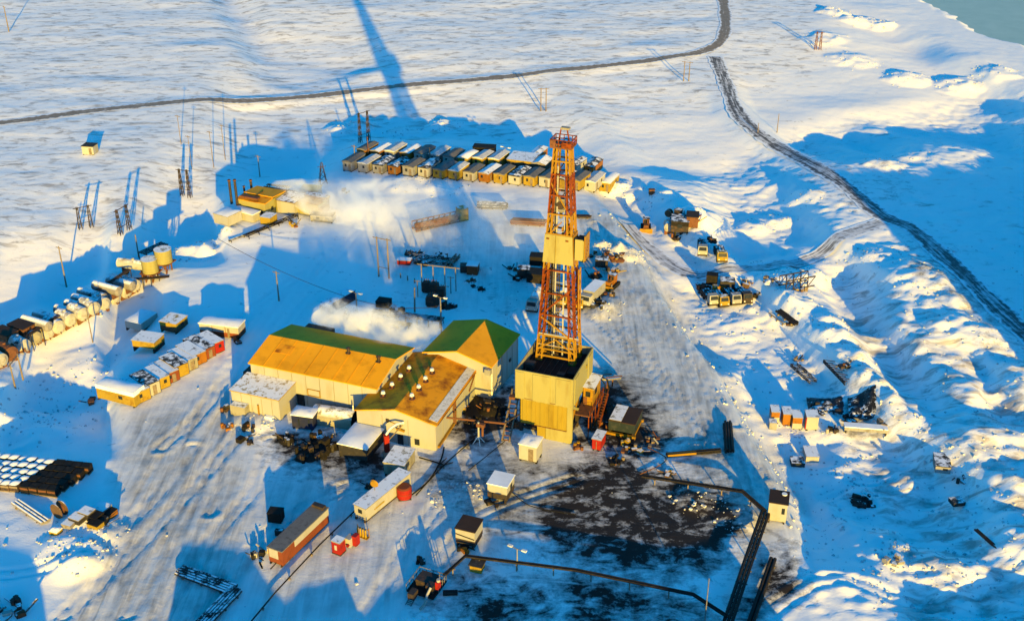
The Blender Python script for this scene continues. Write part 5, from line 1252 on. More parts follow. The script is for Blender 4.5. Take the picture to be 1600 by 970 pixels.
def dozer(name, label, px, py, yaw, mat, cat, blade=True):
    o = thing(name, label, cat, at(px,py), yaw)
    for s in (-1,1): b = MB(); b.box(0,s*1.05,0,3.6,.55,.95,'tyre'); b.tube((1.8,s*.78,.48),(1.8,s*1.32,.48),.47,'tyre',12); b.tube((-1.8,s*.78,.48),(-1.8,s*1.32,.48),.47,'tyre',12); b.build('track', o)
    b = MB(); b.box(.2,0,.5,3.4,1.5,.9,mat); b.box(1.1,0,1.4,1.7,1.2,.6,mat); b.build('hull', o)
    b = MB(); b.box(-.6,0,1.4,1.6,1.7,1.6,mat); b.box(-.6,0,3.0,1.9,1.9,.12,'snowy_dark'); c = b.build('cab', o)
    b = MB(); b.box(.22,0,1.9,.06,1.3,.9,'glass'); b.build('windscreen', c)
    if blade:
        b = MB(); b.slab([(2.9,-1.7,.1),(2.9,1.7,.1),(2.7,1.7,1.3),(2.7,-1.7,1.3)],.12,'steel_yellow'); b.bar((1.2,-1.0,.6),(2.8,-1.2,.6),.2,mat); b.bar((1.2,1.0,.6),(2.8,1.2,.6),.2,mat); b.build('blade', o)
    b = MB(); b.tube((1.0,.3,2.0),(1.0,.3,3.0),.1,'rust',8); b.build('exhaust', o)
    return o
dozer('bulldozer','brown bulldozer with pale blade and smoking exhaust out on the blue snow',1009,358,R(-95),'rust','bulldozer')
dozer('tracked_loader','orange tracked loader working the rubble behind the derrick',955,448,R(-120),'orange','loader')
dozer('tracked_loader','dark tracked machine half hidden by the snow blocks above the machine cluster',1062,345,R(-40),'steel_dark','loader',False)
hz_tank('white_boiler','round-ended white tank at the front of the machine cluster',at(1044,362),R(-95),3.2,1.25,'white_tank',stand=.6)
cabin('engine_unit','large black engine unit with pale roof hatch at the heart of the machine cluster','engine',from_corner(1075,366,R(-10),4.5,5.0),R(-10),4.5,5.0,3.4,'steel_dark','snowy_dark',skid=.3,band='black',band_z=.6,windows=[('f',0,1.2)])
cabin('engine_unit','rusty engine unit butted against the black engine unit','engine',from_corner(1090,358,R(-10),3.0,4.0),R(-10),3.0,4.0,3.3,'rust','roof_brown',skid=.3)
for k,(px,py,m_,lab) in enumerate([(1112,443,'black','black crate with a rusty corner behind the four parked trucks'),(1136,448,'snowy_dark','snow-topped dark crate behind the four parked trucks'),(1118,455,'house_yellow','yellow drum crate between the black crate and parked trucks'),(1128,455,'orange','orange drum crate between the dark crates and parked trucks'),(840,412,'black','black crate highest in the stack behind the wind wall of the derrick'),(818,432,'steel_dark','dark steel crate with pale edge behind the cream tank truck'),(840,438,'black','wide black crate behind the cream tank truck'),(940,415,'steel_dark','dark crate under the rubble beside the derrick cabin'),(728,424,'steel_dark','dark crate leaning at the snowed-in brown hut'),(600,478,'black','small black hut-like crate on the blue shade behind the halls'),(432,812,'black','black cube standing alone in the blue shade near the long trailers'),(1018,304,'rust','little rusty crate in the snow heaps at the track')]):
    s = [2.6,3.4,1.5,1.5,3.6,3.0,4.5,3.0,2.6,3.0,2.3,1.6][k]
    cabin('crate', lab, 'crate', at(px,py), R(-15+7*(k%3)), s, s*.8, [2.6,2.0,1.5,1.5,2.4,2.4,2.4,2.0,1.8,1.6,2.0,1.6][k], m_, 'snowy_dark' if k in (1,5,7) else m_, skid=.1, over=.05)
cabin('brown_hut','small brown hut with heavy snow cap and snow bank in the middle yard','hut',from_corner(746,431,R(-10),2.6,2.6),R(-10),2.6,2.6,2.6,'redbrown','snow',skid=.1,over=.1,cap=True)
cabin('red_box','little red box behind the tall pole frame','box',at(632,412),R(-8),3.2,1.6,1.3,'red','snowy_grey',skid=.1)
# duct, racks and stacks behind the halls
o = cabin('duct_trailer','long covered duct trailer pointing into the blue shade behind the long hall','trailer',at(530,478),R(-34),2.4,8.5,2.6,'navy','snowy_grey',skid=.4)
hz_tank('grey_drum','grey drum lying at the mouth of the duct trailer',at(512,490),R(-30),2.6,1.2,'snowy_grey',stand=.2,detail=False)
rack(585,496,690,509,'pipe_rack','long dark pipe rack in the steam behind the halls',1.6,'snowy_dark',2.4,7,extra=6)
rack(590,505,640,512,'pipe_rack','short dark pipe rack nearest the long hall roof',.8,'steel_dark',1.6,4,extra=4)
def pipe_stack(name, label, px, py, yaw, L, n, r, mat, rows=2, cat='pipe stack', sleepers=True):
    o = thing(name, label, cat, at(px,py), yaw)
    if sleepers:
        for k in range(3): b = MB(); b.box(-L*.35+k*L*.35,0,-.2,.25,n*r*2.1,.4,'wood'); b.build('sleeper', o)
    for j in range(rows):
        for k in range(n-j):
            b = MB(); y = (k-(n-j-1)/2)*r*2.05; e = random.uniform(-.3,.3); b.tube((-L/2+e,y,.2+r+j*r*1.75),(L/2+e,y,.2+r+j*r*1.75),r,mat,8); b.build('pipe', o)
    return o
pipe_stack('pipe_stack','dark pipe stack on the edge of the drifting steam below the workers cabins',770,324,R(-5),8.0,5,.3,'snowy_dark',2)
pipe_stack('pipe_stack','brown pipe stack blurred by steam left of the derrick',826,350,R(-8),9.0,5,.28,'rust',2)
pipe_stack('pipe_stack','short dark pipe stack with an upturned end right of the derrick',905,340,R(-2),6.0,4,.22,'steel_dark',1)
pipe_stack('pipe_stack','black pipe bundle lying lengthwise on the pale ground near the tall cabin',1138,686,R(-97),9.5,4,.22,'pipe_black',2)
pipe_stack('pipe_stack','black stacked planks slanting down from the snow bank',1232,498,R(-66),7.0,4,.3,'pipe_black',1)
pipe_stack('pipe_stack','single grey beam lying beside the black stacked planks',1215,500,R(-66),6.0,1,.3,'snowy_grey',1)
pipe_stack('pipe_stack','two thin poles stuck in the snow far from the heaps',1545,848,R(-70),6.0,2,.18,'pipe_black',1,sleepers=False)
pipe_stack('pipe_stack','row of thin pipes along the upper side of the pipe corner in blue snow',322,908,R(-26),10.5,5,.24,'snowy_dark',1)
pipe_stack('pipe_stack','row of thin pipes along the lower side of the pipe corner in blue snow',343,950,R(66),8.5,5,.24,'snowy_dark',1)
pipe_stack('pipe_stack','long snowy plank pile running towards the round rusty reel',48,802,R(-38),9.0,3,.28,'snowy_grey',1)
def truss(name, label, pa, pb, w, h, mat, cat):
    a, c = at(*pa), at(*pb); d = c-a; L = math.hypot(d.x,d.y); o = thing(name, label, cat, a, math.atan2(d.y,d.x)); z0=.3
    for y in (-w/2,w/2):
        for z in (z0,z0+h): b = MB(); b.bar((0,y,z),(L,y,z),.22,mat); b.build('chord', o)
    b = MB(); n = max(3,int(L/1.6))
    for k in range(n):
        x0,x1=L*k/n,L*(k+1)/n
        for y in (-w/2,w/2): b.bar((x0,y,z0),(x1,y,z0+h),.12,mat); b.bar((x0,y,z0),(x0,y,z0+h),.12,mat)
        for z in (z0,z0+h): b.bar((x0,-w/2,z),(x1,w/2,z),.12,mat)
    b.build('lacing', o); return o, L
o, L = truss('lying_boom','rusty lattice boom lying on the snow with a yellow box at its end',(647,361),(716,345),2.2,2.0,'rust','boom')
b = MB(); b.box(L+1.2,0,.2,2.4,2.6,3.4,'house_yellow'); b.box(L+2.42,.3,1.4,.08,.6,1.0,'glass'); b.build('end_box', o)
b = MB(); b.box(L*.5,0,.5,L*.92,1.5,1.3,'rust'); b.build('inner_duct', o)
o, L = truss('lying_boom','thin boom half yellow and half black lying past the yellow sledge',(1041,714),(1126,706),.5,.4,'pipe_black','boom')
b = MB(); b.box(L*.28,0,.66,L*.52,.6,.12,'steel_yellow'); b.box(L*.28,-.33,.3,L*.52,.08,.4,'steel_yellow'); b.build('yellow_half', o)
truss('cage_frame','open dark cage frame standing in the snow under the lit snow bank',(1222,452),(1266,447),3.0,2.4,'steel_dark','frame')
truss('skid_frame','dark skid frame with a timber top lying in blue snow below the planks',(1240,572),(1270,602),1.6,.5,'snowy_dark','frame')
truss('skid_frame','dark skid frame with long side beams among the snow heaps',(1297,566),(1332,596),3.2,.5,'steel_dark','frame')
truss('low_frame','low dark frame poking from snow at the little red box',(640,405),(712,413),3.0,.5,'snowy_dark','frame')
truss('leaning_frame','slanted timber frame between the low frame and the brown hut',(700,418),(716,402),1.0,.6,'wood','frame')
for k in range(5):
    pole(626+k*11,434+k*4.0,427+k*4.0,f'stub post, {ords[k]} from the tall pole frame in the short file of stubs',0,.14,name='stub_post')
# transformer yard
def substation():
    o = thing('transformer_yard','cluster of dark transformers under a gantry in the blue shade','transformer',at(678,462),R(-14))
    for k,(x,y,s,h) in enumerate(((-2.2,1.5,1.6,2.6),(0,.5,1.8,3.0),(2.0,-.6,1.7,2.6),(1.2,-4.5,2.4,2.6))):
        b = MB(); b.box(x,y,0,s,s*.9,h,'steel_dark'); 
        for q in range(5): b.box(x-s/2-.12,y-s*.4+q*s*.2,.3,.2,.08,h*.7,'steel_dark')
        t = b.build('transformer', o)
        for q in range(3): b = MB(); b.tube((x-.5+q*.5,y,h),(x-.5+q*.5,y,h+.8),.1,'rust',6); b.build('bushing', t)
    for x in (-4,-1.2,1.6,4.2): b = MB(); b.bar((x,3.6,-.3),(x,3.6,6.0),.18,'wood'); b.build('gantry_post', o)
    b = MB(); b.bar((-5,3.6,5.8),(5.2,3.6,5.8),.18,'wood'); b.build('gantry_beam', o)
    for x,y in ((-3.4,-1.4),(3.4,2.2),(3.6,-2.4)): b = MB(); b.bar((x,y,-.2),(x,y,4.2),.16,'wood'); b.bar((x-.8,y,4.0),(x+.8,y,4.0),.12,'wood'); b.build('switch_post', o)
substation()
# red things by the cream trailer
def red_things():
    o = thing('red_cistern','upright red cistern with snow lid near the round dish trailer','cistern',at(530,862),R(-28)); b = MB(); b.box(0,0,.2,1.6,1.5,2.2,'red'); b.box(0,0,2.4,1.7,1.6,.2,'snowy_grey'); b.build('shell', o); b = MB(); b.box(0,-.8,1.0,.4,.1,.9,'cream'); b.build('plate', o); b = MB(); b.box(0,0,0,1.7,1.6,.2,'steel_dark'); b.build('base', o)
    o = thing('fire_pump','red and white fire pump beside the red cistern','pump',at(548,852),R(-28)); b = MB(); b.box(0,0,.3,1.0,1.6,1.6,'cream'); b.build('housing', o); b = MB(); b.box(.8,.4,.3,.8,1.1,1.9,'red'); b.build('motor', o); b = MB(); b.tube((.2,-1.2,.8),(.2,-.7,.8),.25,'red',8); b.build('nozzle', o)
    o = thing('gas_rack','yellow gas bottle rack at the trailer steps','rack',at(566,838),R(-28))
    for k in range(4): b = MB(); b.tube((-.8+k*.5,0,.1),(-.8+k*.5,0,1.6),.2,'house_yellow',8,.16); b.build('bottle', o)
    b = MB(); b.box(0,0,0,2.4,.8,.1,'steel_yellow'); b.bar((-1.1,.4,.1),(-1.1,.4,1.8),.1,'steel_yellow'); b.bar((1.1,.4,.1),(1.1,.4,1.8),.1,'steel_yellow'); b.bar((-1.1,.4,1.4),(1.1,.4,1.4),.1,'steel_yellow'); b.build('frame', o)
    o = thing('red_drum','big red drum standing at the far end of the round dish trailer','drum',at(632,776),R(10)); b = MB(); b.tube((0,0,.2),(0,0,2.1),1.3,'red',16); b.tube((0,0,2.1),(0,0,2.3),1.3,'redbrown',16,1.0); b.build('shell', o); b = MB(); b.tube((0,0,1.1),(0,0,1.2),1.34,'redbrown',16); b.build('hoop', o); b = MB(); b.box(0,0,0,2.2,2.2,.2,'steel_dark'); b.build('base', o)
    o = thing('red_hoist','red hoist column with a white hose arching to the gabled wing','hoist',at(605,708),R(20)); b = MB(); b.box(0,0,0,.9,.9,4.0,'red'); b.build('column', o); b = MB(); b.path([(0,0,4.0),(.8,.2,5.0),(2.2,.6,5.4),(3.6,1.0,5.2)],.22,'lamp'); b.build('white_hose', o); b = MB(); b.bar((0,0,2.4),(3.4,1.2,4.6),.14,'wood'); b.build('strut', o); b = MB(); b.box(.2,-.6,0,2.0,1.6,.5,'cream_dull'); b.build('foot', o)
red_things()
def pump_skid():
    o = thing('pump_skid','black pump skid with railings, pale pipe and red valve at the pipeline head','pump',at(662,925),R(-24))
    b = MB(); b.box(0,1.0,.3,4.6,4.4,.3,'black'); b.box(-.2,1.6,.6,2.8,2.4,1.1,'steel_dark'); b.box(1.2,.2,.6,1.2,1.2,1.3,'steel_dark'); b.build('deck', o)
    for (x0,y0,x1,y1) in ((-2.3,3.2,2.3,3.2),(-2.3,-1.2,-2.3,3.2),(2.3,.5,2.3,3.2)):
        b = MB(); n = 5
        for k in range(n): x,y=x0+(x1-x0)*k/(n-1),y0+(y1-y0)*k/(n-1); b.bar((x,y,.5),(x,y,1.8),.08,'steel_grey')
        b.bar((x0,y0,1.8),(x1,y1,1.8),.08,'steel_grey'); b.bar((x0,y0,1.2),(x1,y1,1.2),.07,'steel_grey'); b.build('railing', o)
    b = MB(); b.path([(1.6,-.6,2.0),(1.4,-1.4,1.2),(1.6,-2.6,.5),(1.4,-3.8,.3)],.22,'cream'); b.build('pale_pipe', o)
    b = MB(); b.box(2.2,.6,1.2,.5,.9,1.3,'red'); b.tube((2.3,.6,2.5),(2.3,.6,2.9),.3,'cream',8); b.build('valve', o)
    b = MB(); b.bar((-1.2,-1.2,.6),(-1.2,-3.6,.1),.1,'steel_grey'); b.bar((-.3,-1.2,.6),(-.3,-3.6,.1),.1,'steel_grey')
    for k in range(8): b.bar((-1.2,-1.3-k*.3,.58-k*.06),(-.3,-1.3-k*.3,.58-k*.06),.08,'steel_grey')
    b.box(-.75,-2.0,.5,1.0,1.5,1.1,'steel_dark'); b.build('step_ladder', o)
    b = MB(); b.tube((3.0,.6,.5),(5.0,1.6,.5),.45,'pipe_black',10); b.build('side_pump', o)
pump_skid()
# ------------------------------------------------------------------ stores and scrap
def store_block():
    yaw = R(-11.6); o0 = at(0, 722); c, s = math.cos(yaw), math.sin(yaw); proto = {}
    far = at(150, 738)
    for j in range(5):
        for i in range(12):
            dark = i >= 8
            if (j == 0 and i < 1) : continue
            x, y = -2.0 + i*1.72 - j*.55 + (.3 if dark else 0), -j*1.75
            p = Vector((o0.x + x*c - y*s, o0.y + x*s + y*c, 0)); p.z = gz(p.x, p.y)
            key = 'd' if dark else 'w'; rnd = random.Random(i*7+j)
            if key not in proto:
                lab = 'bare black pallet crate at the yard end of the pallet block' if dark else 'snow-covered pallet crate in the block of pallets by the frame edge'
                t = thing('pallet_crate', lab, 'crate', p, yaw, 'pallet crates stacked in one block')
                b = MB(); m_ = 'snowy_brown' if not dark else 'black'; b.box(0,0,.25,1.55,1.5,1.25,'steel_dark' if not dark else 'black'); b.box(0,-.78,.9,1.5,.06,.4,'rust' if dark else 'wood'); b.build('crate_body', t)
                b = MB(); b.box(0,0,0,1.6,1.5,.24,'wood'); b.build('pallet', t)
                if not dark:
                    b = MB(); vs = []
                    for q in range(5):
                        for r_ in range(5): e = min(q,4-q,r_,4-r_); vs.append((-.8+.4*r_, -.78+.39*q, 1.5+(.02,.26,.36)[e]))
                    b.add(vs, [(q*5+r_,q*5+r_+1,(q+1)*5+r_+1,(q+1)*5+r_) for q in range(4) for r_ in range(4)], 'snow', True); b.add([vs[0],vs[4],vs[24],vs[20]],[(3,2,1,0)],'snow'); b.build('snow_cap', t)
                else: b = MB(); b.box(0,0,1.5,1.6,1.55,.08,'black'); b.build('lid', t)
                proto[key] = t
            else:
                t = proto[key].copy(); C.objects.link(t); t.location = p
                for ch in proto[key].children: q = ch.copy(); C.objects.link(q); q.parent = t
            t.rotation_euler = (0,0,yaw+rnd.uniform(-.06,.06)); t.location.z += rnd.uniform(-.1,.15)
store_block()
for k,(px,py,yw,sx,sy,h,m_,lab) in enumerate([(160,800,-25,2.6,2.2,1.3,'snowy_grey','snow-edged open crate at the top of the scattered crate pile'),(172,806,-25,1.8,2.0,1.2,'orange','crate with an orange flank at the yard end of the crate pile'),(150,812,-25,2.0,2.0,1.2,'black','black crate in the middle of the scattered crate pile'),(137,806,-25,2.2,1.8,1.2,'snowy_dark','dark crate with white rim next to the rusty reel side of the pile'),(122,814,-25,2.2,1.8,1.1,'snowy_dark','white-rimmed dark crate nearest the round rusty reel'),(150,823,-25,2.2,1.6,1.0,'house_yellow','black crate with yellow edge lowest in the crate pile'),(108,822,-20,1.8,1.4,.8,'snowy_grey','low grey crate sunk in the drift beside the rusty reel'),(88,833,-20,1.6,1.4,.9,'house_yellow','small yellow crate alone under a snow cushion')]):
    cabin('store_crate', lab, 'crate', at(px,py), R(yw), sx, sy, h, m_ , 'snow' if k in (7,) else ('snowy_grey' if k in (0,3,4,6) else 'black'), skid=.08, over=.02, cap=(k==7))
def reel(px, py, label, r=1.4):
    o = thing('cable_reel', label, 'reel', at(px,py), R(-30))
    b = MB(); b.tube((0,-.5,r),(0,.5,r),r*.6,'rust',14); b.build('drum', o)
    for s in (-1,1): b = MB(); b.tube((0,s*.55,r),(0,s*.65,r),r,'snowy_brown',18); b.build('flange', o)
reel(95,806,'round rusty reel at the end of the plank pile')
reel(1045,338,'dark reel leaning behind the white tank of the machine cluster',1.0)
def scrap(px, py, label, n, size, mats, seed, name='scrap_pile', tall=1.0, base=0):
    rnd = random.Random(seed); p = at(px,py); o = thing(name, label, 'scrap', p, R(rnd.uniform(-40,20)))
    if base:
        b = MB(); b.heap(0,0,0,size*.55,size*.48,base,mats[0],seed,16,5,.22); b.build('mound', o)
    for k in range(n):
        b = MB(); x, y = rnd.uniform(-1,1)*size*.5, rnd.uniform(-1,1)*size*.4; m_ = rnd.choice(mats); kind = rnd.random(); g = gz(p.x,p.y)
        if kind < .45: b.box(x,y,-.1,rnd.uniform(.5,1.5),rnd.uniform(.4,1.2),rnd.uniform(.4,1.2)*tall,m_,yaw=rnd.uniform(0,3)); b.build('box', o)
        elif kind < .8: a = rnd.uniform(0,6.28); L = rnd.uniform(1.0,2.4); b.bar((x,y,.1),(x+L*math.cos(a),y+L*math.sin(a),rnd.uniform(.2,1.4)*tall),rnd.uniform(.12,.25),m_); b.build('beam', o)
        else: b.tube((x,y,0),(x,y,.9*tall),.32,m_,10); b.build('drum', o)
SD = ['steel_dark','black','snowy_dark','rust']; SB = ['rust','snowy_brown','steel_dark','wood','house_yellow']
scrap(500,700,'wide black machinery heap between arched shelter and thick-roofed container',22,6.0,['black','steel_dark','black','snowy_dark'],1,base=1.3,tall=1.9)
scrap(484,712,'second black machinery heap sloping into the blue shade of the yard',14,5.0,['black','steel_dark'],2,base=1.0,tall=1.7)
scrap(448,688,'dark drums and boxes with snow dabs before the navy cabin',9,3.0,['black','snowy_dark','steel_dark'],3,'drum_pile',base=.9,tall=1.5)
scrap(355,668,'brown pallet cart on the pale ground by the annexe',7,1.8,['rust','snowy_brown','orange'],4,'pallet_cart')
scrap(390,672,'dark scraps half buried in snow before the annexe',6,2.6,SD,5)
scrap(350,640,'dark brush and scraps at the corner of the annexe',6,1.8,SD,6)
scrap(404,872,'black and white scrap at the tail of the ribbed-roof trailer',9,2.6,['snowy_dark','black','cream'],7)
scrap(440,833,'two dark scraps near the black cube',4,1.2,SD,8)
scrap(10,948,'snowy scrap pile with a cream box in the near corner of the frame',12,4.0,['snowy_dark','snowy_brown','cream','steel_dark'],9)
scrap(36,955,'dark red beams beside the snowy scrap pile',6,2.4,['redbrown','snowy_dark'],10)
scrap(940,398,'brown rubble and timber beneath the lit snow burst beside the derrick',14,5.0,SB,11)
scrap(955,425,'rusty rubble between tracked loader and box truck',8,3.0,SB,12)
scrap(935,478,'dark scrap on the snow in front of the box truck',9,3.4,SD,13)
scrap(808,436,'spiky dark scrap next to the dark steel crate',8,2.4,SD,14)
scrap(1066,352,'dark cables and frames piled in the machine cluster',14,4.4,SD,15,tall=1.9,base=1.2)
scrap(1118,466,'yellowish timber scrap among the four parked trucks',8,3.0,['house_yellow','snowy_brown','wood'],16)
scrap(1168,445,'snow-dusted scrap blocks behind the snow hummock',9,3.4,['snowy_grey','snowy_dark','snowy_brown'],17)
scrap(1250,455,'timber scrap lying inside the open cage frame',6,3.0,SB,18)
scrap(1300,675,'dark scrap with a cream lump at the end of the line of small cabins',8,2.6,['black','cream','steel_dark'],19)
scrap(1290,640,'charred timber heap under the black sheet',14,5.2,['snowy_dark','steel_dark','black'],20,base=.8)
scrap(985,700,'yellow and brown scrap spilling from the yellow sledge',12,4.0,SB,21)
scrap(1020,690,'pale specks of scrap on the dark earth beyond the sledge',8,3.0,['cream','wood','rust'],22,tall=.6)
scrap(950,665,'dark fittings between the rig stair and the green-grey container',9,2.6,SD,23)
scrap(770,640,'dark pipe fittings heaped in the gap between rear hall and rig',14,5.2,['black','steel_dark','rust'],24,base=1.0,tall=1.4)
scrap(735,660,'black fittings along the flank of the gabled wing',10,3.6,['black','steel_dark'],25)
scrap(1250,562,'timber scrap on the end of the dark skid frame',5,2.4,['snowy_brown','wood','steel_dark'],26,tall=.7)
scrap(640,400,'dark snow-covered scrap inside the low frame',10,5.0,['snowy_dark','steel_dark'],27)
scrap(690,402,'brown scrap line on the far side of the low frame',8,4.0,['snowy_brown','steel_dark'],28)
scrap(745,452,'blue-shaded scrap patches below the brown hut',7,3.4,SD,29,tall=.5)
scrap(160,822,'dark planks between the scattered crates',6,2.4,SD,30)
scrap(540,300,'rusty scrap at the wet edge of the steam',5,2.0,SB,31)
scrap(1395,875,'pale broken slabs in the lit snow pit',8,2.6,['house_grey','snowy_grey','wood'],32)
scrap(1345,785,'dark wet scrap mound on trampled blue snow',16,3.8,['black','snowy_dark','steel_dark'],33,base=1.0)
scrap(655,880,'frost-grey fittings beside the pump skid',5,1.6,SD,34)
for k, (px, py, n_, sz, mm, ta, ba, lab) in enumerate([
    (852,428,9,3.0,SD,1.6,.5,'dark pipework heap just behind the wind wall of the derrick'),
    (858,458,8,2.6,SB,1.3,0,'timber and drums between the cream tank truck and the derrick'),
    (930,432,9,3.4,SD,1.5,.6,'black machinery heap between derrick cabin and box truck'),
    (915,405,8,2.8,SB,1.2,0,'rusty drums behind the hanging cabin of the derrick'),
    (965,405,10,3.6,SB,1.0,.4,'brown rubble spilling from the lit snow burst'),
    (950,462,7,2.6,SB,1.2,0,'broken timber at the tail of the tracked loader'),
    (800,420,7,2.4,SD,1.2,0,'dark beams at the steam edge beside the highest black crate'),
    (1058,372,9,3.0,SD,1.5,.5,'black fittings in front of the black engine unit'),
    (1085,345,8,2.6,SB,1.5,.5,'rusty frames heaped behind the rusty engine unit'),
    (1048,352,7,2.2,SD,1.3,0,'dark valves beside the white round-ended tank'),
    (1112,378,8,2.6,SD,1.2,.4,'dark beams between the two trucks below the machine cluster'),
    (1100,455,9,3.0,SD,1.5,.6,'black engine parts beside the outermost parked truck'),
    (1150,455,8,2.8,['house_yellow','steel_dark','snowy_dark'],1.4,.4,'yellow and black drums behind the third parked truck'),
    (1180,460,8,3.0,SD,1.0,0,'snowy dark beams sunk in the hummock past the parked trucks'),
    (1205,440,9,3.6,['snowy_grey','snowy_dark','wood'],.9,.6,'half-buried snowy slabs towards the open cage frame'),
    (1235,505,6,2.4,SD,.8,0,'dark boards at the foot of the black stacked planks'),
    (1325,575,7,2.6,SD,.8,0,'dark timbers beside the skid frame with long beams'),
    (1330,660,9,3.2,SD,1.0,.4,'black timbers between the long white crate and the sheets'),
    (1375,665,7,2.4,['snowy_dark','wood','black'],1.0,0,'dark posts at the far end of the long white crate'),
    (1475,725,6,2.2,SB,.9,0,'rusty bits at the back of the tilted grey box'),
    (1500,752,7,2.4,['house_grey','snowy_grey','steel_dark'],1.0,0,'pale broken frame downhill of the tilted grey box'),
    (1045,740,9,3.0,SB,.6,0,'rusty hose ends on the oily dirt by the pair of lagged pipes'),
    (960,720,8,3.0,['rust','black','wood'],.6,0,'rusty plates at the upper edge of the oily dirt'),
    (905,700,6,2.0,['steel_yellow','rust'],.9,0,'yellow fittings at the front corner of the rig base'),
    (940,640,8,2.2,['steel_orange','rust','steel_dark'],1.4,0,'orange pipe ends under the rig stair'),
    (800,665,8,2.4,SD,1.3,.4,'black valves at the shaded flank of the rig base'),
    (720,640,7,2.4,SB,1.0,0,'rusty offcuts under the eave of the gabled wing'),
    (610,728,6,1.8,['wood','cream','rust'],.9,0,'timber bits between red hoist and small snowy cabin'),
    (580,760,7,2.2,SD,.9,.3,'dark dump of fittings behind the round dish trailer'),
    (690,730,5,1.8,['steel_dark','wood'],.6,0,'hose couplings by the looping black hose'),
    (770,788,6,1.8,['black','steel_dark'],.8,0,'black flaps at the foot of the skirted cream cabin'),
    (725,858,6,1.8,['black','orange'],.8,0,'dark boxes at the foot of the rust-roofed cream cabin'),
    (425,865,6,1.8,['cream','snowy_dark','black'],1.0,0,'pale boxes leaning on the ribbed-roof trailer'),
    (385,690,6,2.2,SD,.8,0,'dark boards in the shade below the annexe'),
    (700,480,8,3.0,SD,1.1,.4,'black blocks in blue shade near the second lamp post'),
    (620,490,9,3.4,SD,1.1,.4,'dark machine parts on top of the long pipe rack ground'),
    (545,495,8,3.0,SD,1.2,.4,'dark tubs beside the first lamp post'),
    (660,410,8,3.4,SD,.9,0,'dark frames strewn past the little red box'),
    (735,440,7,2.8,['snowy_brown','steel_dark'],.9,.3,'snowy mounds of parts in front of the brown hut'),
    (460,352,8,2.6,SB,1.2,0,'rusty parts at the boiler house flank by the lagged pipes'),
    (430,318,9,3.0,['rust','steel_dark'],1.5,.5,'rust-dark boiler parts behind the yellow boiler roof'),
    (490,335,8,2.4,['rust','orange','steel_dark'],1.3,.4,'rusty glowing plates where the steam pours out'),
    (245,415,8,2.6,['rust','steel_dark'],1.2,0,'rusty ironwork between the yellow upright tanks'),
    (30,545,9,3.0,['rust','steel_dark','roof_brown'],1.4,.6,'brown ironwork between the stained tanks'),
    (370,535,6,1.6,SD,1.0,0,'dark crates at the tail of the long white trailer'),
    (140,628,6,1.8,SD,.8,0,'dark fittings beside the wide yellow cabin')]):
    scrap(px, py, lab, n_, sz, mm, 100+k, 'scrap_pile', ta, ba)
# black sheets on the rough ground
def sheet(px, py, yaw, L, W, label, seed):
    rnd = random.Random(seed); p = at(px,py); b = MB(); n = 9; vs = []; c, s = math.cos(yaw), math.sin(yaw)
    for j in range(n):
        for i in range(n):
            x, y = L*(i/(n-1)-.5), W*(j/(n-1)-.5); e = min(i,j,n-1-i,n-1-j); gx_, gy_ = p.x+x*c-y*s, p.y+x*s+y*c
            vs.append((x, y, max(gz(gx_,gy_)-p.z,-.2)+.05+(0 if e == 0 else .35+rnd.uniform(-.12,.25))))
    b.add(vs, [(j*n+i,j*n+i+1,(j+1)*n+i+1,(j+1)*n+i) for j in range(n-1) for i in range(n-1)], 'cloth', True)
    b.build('tarpaulin', None, p, yaw, label, 'tarpaulin')
sheet(1290,634,R(-8),7.0,6.5,'creased black sheet behind the line of small cabins',1)
sheet(1346,637,R(-12),5.0,7.0,'grey-glinting black sheet beyond the charred timber heap',2)
